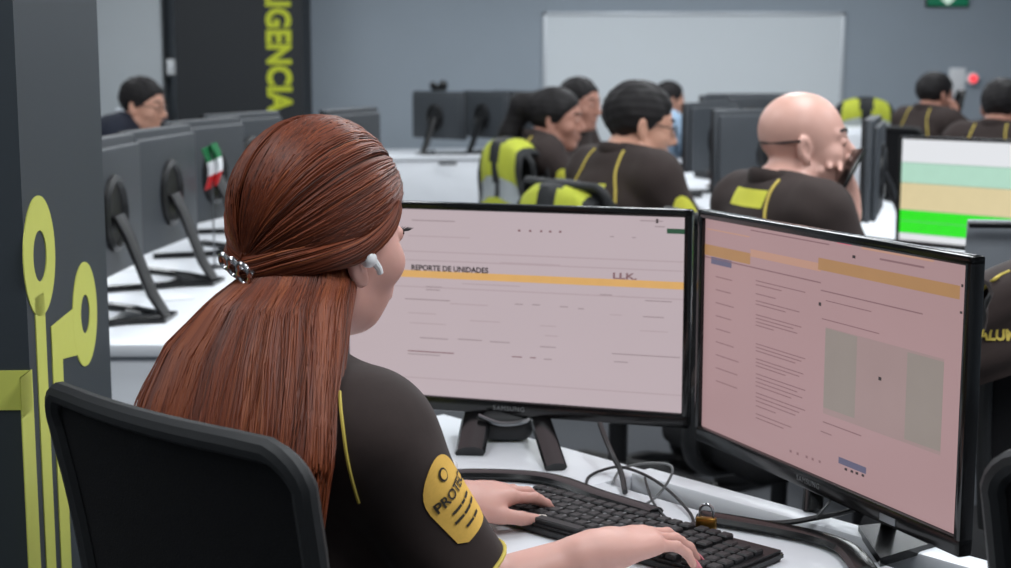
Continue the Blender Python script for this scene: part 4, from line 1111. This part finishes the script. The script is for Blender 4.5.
for sd in (1, -1):
    tube(bm, smooth_path([head_point(HC, HR, p) for p in ((.0955, .012 * sd, .031), (.091, .03 * sd, .0395), (.072, .05 * sd, .034))], 4), [.0022] * 8 + [.001], 6)
obj('eyebrows', bm, M['hair_brown'], WR_)
bm = B()
for (sx) in (1,):
    for k, (a, b_) in enumerate((((.0895, -.016, -.0575), (.0965, 0, -.0552)), ((.0895, .016, -.0575), (.0965, 0, -.0552)), ((.0885, -.014, -.066), (.0955, 0, -.0672)), ((.0885, .014, -.066), (.0955, 0, -.0672)))):
        tube(bm, [head_point(HC, HR, a), head_point(HC, HR, b_)], [.0052, .0062], 8)
obj('lips', bm, M['lip'], WR_)
# finger nails, long and painted
for (tip, d, u), k in zip(W['tips'], range(10)):
    if k < 5: mname = 'nail_white' if k == 4 else 'nail_pink'
    else: mname = 'nail_pink'
    f = unit(d); uu = unit(u - f * (u @ f)); l = np.cross(uu, f)
    bm = B(); ball(bm, tuple(tip + f * .0065 + uu * .0042), 1, sc3=(.0130, .0060, .0026), rot=Matrix([[f[0], l[0], uu[0]], [f[1], l[1], uu[1]], [f[2], l[2], uu[2]]]))
    obj('nail', bm, M[mname], WR_)

# ---- hair: cap swept to a clip at the back, long fall over the shoulders
def HP(p): return head_point(HC, HR, p)
clip_w = atY(240, 263, 1.62); clipL = to_local(Wroot, W_yaw, clip_w)
hc = HP((-.003, 0, .034)); RAD = np.array([.108, .090, .112])
def cap_pt(d, off=0.0):
    """d: unit direction in head frame -> point on the cap"""
    d = np.asarray(d, float); r = 1 / np.sqrt(((d / (RAD + off)) ** 2).sum(-1, keepdims=True)); return hc + (d * r) @ HR.T
cd_ = (clipL - hc) @ HR; cd_ = unit(cd_)
rn = np.random.RandomState(7)
strands = []                                       # (points, radius, tint)
def slerp(a, b, t):
    om = math.acos(np.clip(a @ b, -1, 1)); so = math.sin(om) or 1
    return (np.sin((1 - t) * om)[:, None] * a + np.sin(t * om)[:, None] * b) / so
lift = lambda t: .0
NS = 3400
for i in range(NS):
    u_ = rn.rand()
    side = -1 if rn.rand() < .62 else 1
    if u_ < .62:                                   # from the parting along the top
        s_ = rn.rand(); th = .42 + 1.5 * s_         # angle from the face up over the crown
        st = unit(np.array([math.cos(th), side * (.03 + .04 * rn.rand()), math.sin(th)]))
    else:                                          # from the hairline at temple
        s_ = rn.rand(); st = unit(np.array([.86 - .45 * s_, side * (.25 + .8 * s_), .52 - .5 * s_ + .05 * rn.randn()]))
    tt = np.linspace(0, 1, 14)
    D = slerp(st, cd_, tt)
    # strands from the crown sag outwards over the side before they turn to the clip
    bulge = np.sin(tt * math.pi) ** 1.0 * (.50 if u_ < .62 else .10) * (.6 + .4 * rn.rand() if rn.rand() < .7 else rn.rand() * .6)
    D = D + np.outer(bulge, np.array([.0, side * .75, -.15 if u_ < .62 else .0]))
    D /= np.linalg.norm(D, axis=1, keepdims=True)
    off = rn.uniform(-.0012, .0018) + (.0008 * np.sin(tt * 9 + rn.rand() * 6))
    P = cap_pt(D, 0) ; nrm = (P - hc); nrm /= np.linalg.norm(nrm, axis=1, keepdims=True)
    P = P + nrm * off[:, None]
    strands.append((P, rn.uniform(.0007, .0013), np.clip(.40 + .13 * rn.randn() + .08 * math.sin(s_ * 40 + side), 0, 1)))
# twisted band running from the temple to the clip
def cap_hit(px, py):
    o_ = (to_local(Wroot, W_yaw, (0, 0, CAMH)) - hc) @ HR / RAD; d_ = to_local((0, 0, 0), W_yaw, ray(px, py)) @ HR / RAD
    A, Bq, Cq = d_ @ d_, o_ @ d_, o_ @ o_ - 1; t_ = (-Bq - math.sqrt(max(Bq * Bq - A * Cq, 0))) / A
    return unit((o_ + t_ * d_) * RAD)
bandd = [cap_hit(x, y) for x, y in ((396, 208), (387, 226), (362, 246), (325, 256), (285, 261), (250, 264))] + [cd_]
for side in (-1, 1):
    bp = np.array([[q.x, q.y, q.z] for q in smooth_path([(b_[0], -side * b_[1], b_[2]) if k < 6 else tuple(b_) for k, b_ in enumerate(bandd)], 4)])
    bp /= np.linalg.norm(bp, axis=1, keepdims=True); tt = np.linspace(0, 1, len(bp))
    P0 = cap_pt(bp, 0); nrm = P0 - hc; nrm /= np.linalg.norm(nrm, axis=1, keepdims=True)
    for i in range(260):
        ph = rn.rand() * 6.28; rr = .016 * math.sqrt(rn.rand()); tw = ph + tt * 3.2
        w_ = (.55 + .5 * np.sin(tt * 2.4)) * rr
        P = P0 + nrm * (w_ * np.sin(tw) * .5 + .003)[:, None] + np.array([0, 0, 1.0]) * (w_ * np.cos(tw))[:, None]
        strands.append((P, rn.uniform(.0008, .0015), np.clip(.46 + .15 * rn.randn(), 0, 1)))
# long fall: elliptical sections; centre, half width, half depth, direction of the width axis
yawH = math.radians(58)
def lvl(px0, px1, py, Y): a = to_local(Wroot, W_yaw, atY(px0, py, Y)); b_ = to_local(Wroot, W_yaw, atY(px1, py, Y)); return (a + b_) / 2, np.linalg.norm(a - b_) / 2
wx = to_local((0, 0, 0), W_yaw, (math.sin(yawH), -math.cos(yawH), 0)); wd = to_local((0, 0, 0), W_yaw, (math.cos(yawH), math.sin(yawH), 0))
secs = []
for (a, b_, py, Y, dep) in ((262, 354, 244, 1.668, .05), (240, 363, 274, 1.658, .068), (206, 360, 300, 1.63, .075), (155, 355, 350, 1.585, .060), (124, 350, 405, 1.545, .050), (108, 346, 450, 1.52, .046), (128, 337, 500, 1.50, .040), (170, 328, 540, 1.49, .026), (230, 318, 575, 1.485, .012)):
    c_, hw_ = lvl(a, b_, py, Y); k = abs(math.sin(yawH)); secs.append((c_, max(math.sqrt(max(hw_ ** 2 - (dep * .62) ** 2, 1e-5)) / .90, .03), dep))
SC = np.array([s[0] for s in secs]); SA = np.array([s[1] for s in secs]); SB = np.array([s[2] for s in secs]); SK = np.linspace(0, 1, len(secs))
def fall(phi, t, f):
    c_ = np.stack([np.interp(t, SK, SC[:, i]) for i in range(3)], -1); a = np.interp(t, SK, SA); b_ = np.interp(t, SK, SB)
    return c_ + np.outer(np.cos(phi) * a * f, wx) + np.outer(np.sin(phi) * b_ * f, wd) if np.ndim(phi) else c_ + (math.cos(phi) * a * f)[:, None] * wx + (math.sin(phi) * b_ * f)[:, None] * wd
NC = 150
ck = [(rn.uniform(0, 2 * math.pi), rn.uniform(.975, 1.012), rn.rand() * 6.28, rn.uniform(.86, 1.0)) for _ in range(NC)]
wv = rn.rand(5) * 6.28
for i in range(5200):
    if rn.rand() < .45: ph, ff, w0, tend = ck[rn.randint(NC)]; dphi = rn.randn() * .07
    else: ph, ff, w0, tend = rn.uniform(math.pi * .85, math.pi * 2.15), rn.uniform(.972, 1.0), rn.rand() * 6.28, rn.uniform(.85, 1); dphi = 0
    tint = .52 + .15 * math.sin(ph * 7 + wv[0]) + .11 * math.sin(ph * 17 + wv[1]) + .08 * math.sin(ph * 31 + wv[2]) + .09 * rn.randn()
    tt = np.linspace(.0 + .06 * rn.rand(), tend * rn.uniform(.95, 1.0), 22)
    p_ = ph + dphi * (1.2 - .6 * tt) + .035 * np.sin(tt * 6 + w0) + .015 * np.sin(tt * 15 + w0 * 2)
    f_ = ff + rn.uniform(-.014, .012) + .010 * np.sin(tt * 8 + w0)
    strands.append((fall(p_, tt, f_), rn.uniform(.0007, .0013), np.clip(tint, 0, 1)))
for i in range(60):                                # loose wisps
    ph = rn.uniform(math.pi, 2 * math.pi); tt = np.linspace(.15, rn.uniform(.7, 1), 18)
    strands.append((fall(ph + .12 * np.sin(tt * 6 + i) , tt, 1.03 + .03 * np.sin(tt * 5 + i)), .0006, .6))
# underlying mass
capm = [('e', hc, RAD - .004, HR, 0), ('p', HP((.072, 0, .0)), unit(HR @ np.array([1, 0, -.28])), .01), ('p', HP((-.01, 0, -.02)), unit(HR @ np.array([.55, 0, -1.0])), .01)]
v1, q1 = surface(capm, hc - .16, hc + .16, .004)
tt = np.linspace(0.0, 1, 40); nphi = 48
v2 = np.concatenate([fall(2 * math.pi * j / nphi, tt, .965) for j in range(nphi)])
q2 = np.array([[j * 40 + i, j * 40 + i + 1, ((j + 1) % nphi) * 40 + i + 1, ((j + 1) % nphi) * 40 + i] for j in range(nphi) for i in range(39)])
Vs = [v1, v2]; Qs = [q1, q2 + len(v1)]; tints = [np.full(len(v1), .3), np.full(len(v2), .4)]; n0 = len(v1) + len(v2)
for P, r, ti in strands:
    k = len(P); d = np.gradient(P, axis=0); d /= np.maximum(np.linalg.norm(d, axis=1, keepdims=True), 1e-9)
    ref = np.array([.3, .2, .93]); a = np.cross(d, ref); a /= np.maximum(np.linalg.norm(a, axis=1, keepdims=True), 1e-6); b_ = np.cross(d, a)
    rad = r * np.minimum(1, np.minimum(np.linspace(.3, 6, k), np.linspace(5, .15, k)))
    vv = np.stack([P + rad[:, None] * (a * math.cos(q) + b_ * math.sin(q)) for q in (0, 2 * math.pi / 3, 4 * math.pi / 3)], 1).reshape(-1, 3)
    idx = np.array([[i * 3 + j, i * 3 + (j + 1) % 3, (i + 1) * 3 + (j + 1) % 3, (i + 1) * 3 + j] for i in range(k - 1) for j in range(3)])
    Vs.append(vv); Qs.append(idx + n0); tints.append(np.full(len(vv), ti)); n0 += len(vv)
me = np_mesh('hair', np.concatenate(Vs), np.concatenate(Qs))
at = me.attributes.new('strand', 'FLOAT', 'POINT'); at.data.foreach_set('value', np.concatenate(tints).astype(np.float32))
hair = link('hair', me, M['hair_auburn'], WR_); hair['label'] = 'long straight auburn hair half tied back'
# clip: a row of silver loops
bm = B(); cdirw = unit(HR @ np.array([.3, -.9, -.3])); cb_ = cap_pt(cd_[None], .010)[0]
out_ = unit(cb_ - hc); e1 = unit(cdirw - out_ * (cdirw @ out_)); e2 = np.cross(out_, e1)
for k, (o1, ra, rb) in enumerate(((-.014, .007, .009), (.0, .008, .011), (.016, .0095, .0135))):
    tube(bm, [tuple(cb_ + e1 * (o1 + ra * math.cos(t)) + e2 * rb * math.sin(t) + out_ * .008) for t in np.linspace(0, 2 * math.pi, 19)], .0026, 8)
tube(bm, [tuple(cb_ - e1 * .024 + out_ * .001), tuple(cb_ + out_ * .004), tuple(cb_ + e1 * .026 + out_ * .001)], .0028, 8)
o = obj('hair_clip', bm, M['silver'], WR_); o['label'] = 'silver loop hair clip'
# earbud in the right ear
ear = HP((-.006, -.079 * .96, -.006))
bm = B(); ball(bm, tuple(HP((-.004, -.0885, -.008))), 1, sc3=(.0098, .0098, .0098)); tube(bm, [tuple(HP((.0, -.091, -.009))), tuple(HP((.008, -.092, -.019))), tuple(HP((.011, -.091, -.025)))], [.005, .004, .0036], 10)
o = obj('earbud', bm, M['earbud'], WR_); o['label'] = 'white earbud in her right ear'
# piping down the back of the right shoulder and the cuff edge
nbw = W['nb']; bvs = bvh_of(W['shirt_ob'])
def wpick(px, py):
    o_ = Vector(to_local(Wroot, W_yaw, (0, 0, CAMH))); r_ = ray(px, py); d_ = Vector(to_local((0, 0, 0), W_yaw, r_)).normalized()
    h_ = bvs.ray_cast(o_, d_, 6.0); return h_[0], h_[1]
pp = [wpick(x, y)[0] for x, y in ((340, 392), (343, 425), (347, 455), (353, 482), (359, 502))]
if all(p is not None for p in pp): tape(WR_, 'piping', W['shirt'], pp, .0019, M['piping'], .001)
S_, E2 = W['SR'], W['ER']; ax = unit(E2 - S_); cut = S_ + (E2 - S_) * .86
sid = np.cross(ax, np.array([0, 1.0, 0])); sid = unit(sid); si2 = np.cross(ax, sid)
P = snap(W['shirt'], [tuple(cut - ax * .006 + .066 * (sid * math.cos(t) + si2 * math.sin(t))) for t in np.linspace(0, 2 * math.pi, 29)], .0008)
bm = B(); tube(bm, P, .0026, 6); obj('cuff_piping', bm, M['piping'], WR_)
# sleeve badge
hit, nrm = wpick(457, 497)
nz = np.array(nrm) if nrm is not None else np.array([0, -1.0, 0])
yv = unit(-ax - nz * (-ax @ nz)); xv = np.cross(yv, nz)
ctr = np.array(hit)
tilt = math.radians(-4); yv2 = yv * math.cos(tilt) + xv * math.sin(tilt); xv2 = np.cross(yv2, nz)
def shield(w_, hh_):
    out = []
    for t in np.linspace(0, math.pi, 19): out.append((w_ * math.cos(t), hh_ * .15 + hh_ * .85 * math.sin(t) ** .85))
    for t in np.linspace(0, 1, 6)[1:]: out.append((-w_ * (1 - .12 * t), hh_ * .15 - hh_ * .9 * t))
    out += [(-w_ * .6, -hh_ * .9), (w_ * .6, -hh_ * .9)]
    for t in np.linspace(1, 0, 6)[:-1]: out.append((w_ * (1 - .12 * t), hh_ * .15 - hh_ * .9 * t))
    return out
BM_ = basis(xv2, yv2, nz, ctr)
pa = decal(WR_, 'sleeve_badge', shield(.033, .050), BM_, bvs, M['patch'], .0016, 4); pa['label'] = 'yellow printed badge on her right sleeve'
decal(pa, 'print', text_mesh('PROTEC', .0155, 'CENTER', 0, .0004), basis(xv2, yv2, nz, ctr + yv2 * .008), bvs, M['ink'], .0028, 1)
for y, words_ in ((-.008, ((-.018, -.004), (-.002, .005), (.007, .018))), (-.018, ((-.021, -.008), (-.006, .008), (.010, .021))), (-.030, ((-.013, .0), (.002, .013)))):
    for x0, x1 in words_:                             # lines too small to read in the photo
        decal(pa, 'print', [(x0, y - .0016), (x1, y - .0016), (x1, y + .0016), (x0, y + .0016)], basis(xv2, yv2, nz, ctr), bvs, M['ink'], .0028, 2)
rg = [(.0075 * math.cos(t), .0075 * math.sin(t)) for t in np.linspace(0, 2 * math.pi, 21)[:-1]]
decal(pa, 'print', rg, basis(xv2, yv2, nz, ctr + yv2 * .031), bvs, M['s_green'] if False else M['ink'], .0026, 1)
rg = [(.0052 * math.cos(t), .0052 * math.sin(t)) for t in np.linspace(0, 2 * math.pi, 21)[:-1]]
decal(pa, 'print', rg, basis(xv2, yv2, nz, ctr + yv2 * .031), bvs, M['patch'], .0034, 1)
ct = Vector((-.3425, 1.433, 0)); ya = math.radians(47)
place_chair(ct.x + .24 * math.cos(ya) - .012, ct.y + .24 * math.sin(ya) - .012, ya, 'black office chair with the red haired woman sitting in it')

# ================================================================== THE OTHER PEOPLE
grp = 'uniformed guards at the consoles'
# bald man on the phone
ph_c = atY(838, 178, 3.42)
BY, By = 3.52, math.radians(22)
cr = atY(806, 92, BY); root_ = Vector((cr.x - math.cos(By) * .11, cr.y - math.sin(By) * .11, 0))
wr = to_local(root_, By, atY(849, 216, 3.50)); wrt = to_local(root_, By, atY(838, 172, 3.49))
P_ = seated('bald man in dark brown uniform holding a phone to his mouth', (806, 92), BY, By, math.radians(-26), .0, .06, 'skin_pink', 'm', .99, wrist_l=wr, hand_l=(wrt - wr, np.array([.55, .75, .15])), wrist_r=(.40, -.12, .79),
            hh=.0036, h=.006, wide=.98, jaw=1.2, fat=1.15, nose=1.25, pole_l=(.2, .3, -1), curl=(.7, .75, .8, .75), up=.04)
eyes(P_['root'], P_['C'], P_['R'], P_['s'], M['hair_brown'])
back_marks(P_, piping_sides=(-1,), pz=-.012)
pv = Vector(to_local(root_, By, atY(846, 175, 3.46)))
bm = B(); vs = bx(bm, (0, 0, 0), (.011, .066, .14), .005, Matrix.Rotation(.55, 3, 'Y') @ Matrix.Rotation(-.25, 3, 'Z'))
pw = P_['root'].matrix_basis @ pv; o = obj('mobile_phone', bm, M['black_gloss'], None, loc=pw); o.rotation_euler = (0, 0, By); tag(o, 'black phone held at the mouth of the bald man', 'phone')
bm = B(); tube(bm, snap(P_['body'], [tuple(head_point(P_['C'], P_['R'], p, P_['s'])) for p in ((-.02, -.083, .012), (-.06, -.068, .008), (-.1, -.03, .006), (-.113, 0, .006), (-.1, .03, .006), (-.06, .068, .008), (-.02, .083, .012))], .002), .0028, 6)
o = obj('glasses_cord', bm, M['black'], P_['root'])
place_chair(root_.x + .06, root_.y + .02, By, 'black office chair under the bald man with the phone')
# man with glasses looking down
MY, My = 4.6, math.radians(33)
cr = atY(640, 82, MY); root_ = Vector((cr.x - math.cos(My) * .13, cr.y - math.sin(My) * .13, 0))
Q_ = seated('man with short dark hair and glasses looking down, in dark brown uniform', (640, 84), MY, My, math.radians(-24), .22, .08, 'skin_tan', 'm', 1.02, up=.045, h=.0065, hh=.004, wide=1.06, jaw=1.25, fat=1.2, wrist_r=(.42, -.12, .79), wrist_l=(.42, .10, .79))
short_hair(Q_, M['hair_black'], .010, .002); glasses_mesh(Q_['root'], Q_['C'], Q_['R'], Q_['s']); eyes(Q_['root'], Q_['C'], Q_['R'], Q_['s'], M['hair_black']); back_marks(Q_)
ch = place_chair(root_.x + .05, root_.y + .02, My, 'black office chair under the man with glasses, a hi-vis vest on its back')
# keep the vest on that chair
drape('safety_vest', 'hi-vis yellow vest hung on the chair of the man with glasses', 'vest', ch, 'vest', (.16, .34), .38, -.012, group='hi-vis vests')
# woman with a ponytail
PY, Py = 6.1, math.radians(8)
cr = atY(557, 88, PY); root_ = Vector((cr.x - math.cos(Py) * .06, cr.y - math.sin(Py) * .06, 0))
R_ = seated('woman with a dark ponytail in brown uniform leaning on the desk', (557, 89), PY, Py, math.radians(-22), .1, .01, 'skin_brown', 'f', 1.0, headx=.05, up=.055, h=.0075, hh=.0055, wrist_r=(.40, -.06, .80), wrist_l=(.40, .08, .80), roll=.06)
def hpR(p): return head_point(R_['C'], R_['R'], p)
short_hair(R_, M['hair_black'], .011, .0, .005, [('c', hpR((-.085, .0, .06)), hpR((-.15, .0, .045)), .042, .045, .03), ('c', hpR((-.15, 0, .045)), hpR((-.19, .0, -.08)), .046, .044, .03), ('c', hpR((-.19, 0, -.08)), hpR((-.17, .0, -.24)), .043, .018, .03)], .004)
eyes(R_['root'], R_['C'], R_['R'], 1.0, M['hair_black']); back_marks(R_, (-1, 1), False)
ch = place_chair(root_.x + .06, root_.y + .03, math.radians(24), 'black office chair under the ponytailed woman, a hi-vis vest on its back')
drape('safety_vest', 'hi-vis yellow vest hung on the chair of the ponytailed woman', 'vest', ch, 'vest', (.16, .40), .40, .04, group='hi-vis vests')
# woman behind, three-quarter face
FY, Fy = 7.0, math.radians(-30)
cr = atY(580, 77, FY); root_ = Vector((cr.x - math.cos(Fy) * .11, cr.y - math.sin(Fy) * .11, 0))
T_ = seated('woman with pulled back dark hair behind the ponytailed woman, face towards the right', (580, 78), FY, Fy, math.radians(-6), .12, .06, 'skin_brown', 'f', .98, h=.008, hh=.0055)
short_hair(T_, M['hair_black'], .008, .0, .005, [('e', head_point(T_['C'], T_['R'], (-.12, 0, .03)), (.04, .04, .04), None, .02)]); eyes(T_['root'], T_['C'], T_['R'], .98, M['hair_black']); back_marks(T_, (-1,), False)
place_chair(root_.x, root_.y, Fy, 'black office chair under the woman with pulled back hair')
# man far behind in pale blue
VY, Vy = 10.5, math.radians(20)
cr = atY(670, 82, VY); root_ = Vector((cr.x - math.cos(Vy) * .11, cr.y - math.sin(Vy) * .11, 0))
V_ = seated('man in pale blue shirt far back, half hidden behind a monitor', (670, 82), VY, Vy, 0, .1, .06, 'skin_tan', 'm', 1.0, sleeves='long', cloth='shirt_blue', h=.01, hh=.006)
short_hair(V_, M['hair_black'], .010); eyes(V_['root'], V_['C'], V_['R'], 1.0, M['hair_black'])
place_chair(root_.x, root_.y, Vy, 'black office chair under the man in pale blue')
# man on the phone at the far right
UY, Uy = 8.7, math.radians(32)
cr = atY(936, 72, UY); root_ = Vector((cr.x - math.cos(Uy) * .11, cr.y - math.sin(Uy) * .11, 0))
wr = to_local(root_, Uy, atY(957, 124, 8.52)); wrt = to_local(root_, Uy, atY(956, 106, 8.56))
U_ = seated('dark haired guard holding a phone to his cheek near the red alarm light', (936, 73), UY, Uy, math.radians(-8), .14, .06, 'skin_brown', 'm', 1.02, h=.009, hh=.0055, wrist_r=wr, hand_r=(wrt - wr, np.array([.5, -.7, .1])), curl=(.7, .75, .8, .8), wide=1.05, fat=1.15)
short_hair(U_, M['hair_black'], .010); eyes(U_['root'], U_['C'], U_['R'], 1.0, M['hair_black']); back_marks(U_, (-1,), False)
pv = Vector(wrt + np.array([.02, .0, .02])); bm = B(); bx(bm, (0, 0, 0), (.012, .068, .145), .005, Matrix.Rotation(.3, 3, 'Y')); pw = U_['root'].matrix_basis @ pv
o = obj('mobile_phone', bm, M['black_gloss'], None, loc=pw); o.rotation_euler = (0, 0, Uy); tag(o, 'dark phone held by the guard near the red alarm light', 'phone')
place_chair(root_.x, root_.y, Uy, 'black office chair under the guard near the red alarm light')
XY_, Xy = 6.9, math.radians(50)
cr = atY(1003, 79, XY_); root_ = Vector((cr.x - math.cos(Xy) * .11, cr.y - math.sin(Xy) * .11, 0))
X_ = seated('dark haired guard at the right edge seen from behind above the green screen', (1003, 80), XY_, Xy, 0, .2, .06, 'skin_brown', 'm', 1.02, h=.009, hh=.006, fat=1.15)
short_hair(X_, M['hair_black'], .010); eyes(X_['root'], X_['C'], X_['R'], 1.0, M['hair_black']); back_marks(X_, (1, -1), False)
place_chair(root_.x, root_.y, Xy, 'black office chair under the guard at the right edge')
# man in a suit on the left
LY, Ly = 6.9, math.radians(-22)
cr = atY(142, 78, LY); root_ = Vector((cr.x - math.cos(Ly) * .11, cr.y - math.sin(Ly) * .11, 0))
Z_ = seated('man with glasses in dark suit and white shirt behind the left monitors', (142, 79), LY, Ly, math.radians(8), .16, .06, 'skin_tan', 'm', 1.0, up=.075, sleeves='long', cloth='navy', h=.008, hh=.005)
short_hair(Z_, M['hair_black'], .010, .004); glasses_mesh(Z_['root'], Z_['C'], Z_['R'], 1.0); eyes(Z_['root'], Z_['C'], Z_['R'], 1.0, M['hair_black'])
nbz = Z_['nb']; bm = B()
for sd in (1, -1): tube(bm, smooth_path([tuple(nbz + np.array(p)) for p in ((-.055, .05 * sd, .048), (.0, .058 * sd, .042), (.052, .022 * sd, .016), (.085, .014 * sd, -.06))], 5), .015, 8, flat=(1, .5), up=(0, 0, 1))
obj('shirt_collar', bm, M['shirt_white'], Z_['root'])
place_chair(root_.x, root_.y, Ly, 'black office chair under the man in the suit')
place_chair(.733, 1.33, math.radians(49), 'black office chair beside the dusky pink monitor, at the lower right corner')
# chair with a vest by the back wall, chair with a jacket at the right edge
c = atY(866, 100, 10.95); ch = place_chair(c.x, 11.2, math.radians(90), 'black office chair behind the pale low cabinet with a vest on it')
drape('safety_vest', 'hi-vis yellow vest with black edges hung on the chair by the back wall', 'vest', ch, 'vest', (.16, .36), .40, .1, group='hi-vis vests')
ch = place_chair(.95, 2.62, math.radians(100), 'black office chair at the right edge with a brown jacket over its back')
jr, jo = drape('jacket', 'dark brown jacket with yellow piping over the chair at the right edge', 'jacket', ch, 'jacket', (.16, .13), .46, .035)
jb = bvh_of(jo)
def jpick(px, py):
    Mi = Matrix.LocRotScale(Vector(jr.location), Matrix.Rotation(jr.rotation_euler.z, 3, 'Z').to_quaternion(), None).inverted()
    o_ = Mi @ Vector((0, 0, CAMH)); d_ = (Mi.to_3x3() @ ray(px, py)).normalized(); return jb.ray_cast(o_, d_, 6)
pts = [jpick(x, y)[0] for x, y in ((983, 289), (992, 281), (1001, 275), (1010, 271))]
if all(p is not None for p in pts):
    bm = B(); tube(bm, smooth_path(pts, 5), .003, 6); obj('piping', bm, M['piping'], jr)
h_ = jpick(998, 335)
if h_[0] is not None:
    nz = np.array(h_[1]); d0 = ray(998, 335)
    if nz @ to_local((0, 0, 0), jr.rotation_euler.z, d0) > 0: nz = -nz
    xv = unit(np.cross(np.array([0, 0, 1.0]), nz)); yv = np.cross(nz, xv)
    decal(jr, 'print', text_mesh('SALUMA', .023, 'CENTER', 0, .001), basis(xv, yv, nz, np.array(h_[0])), jb, M['piping'], .003, 1)
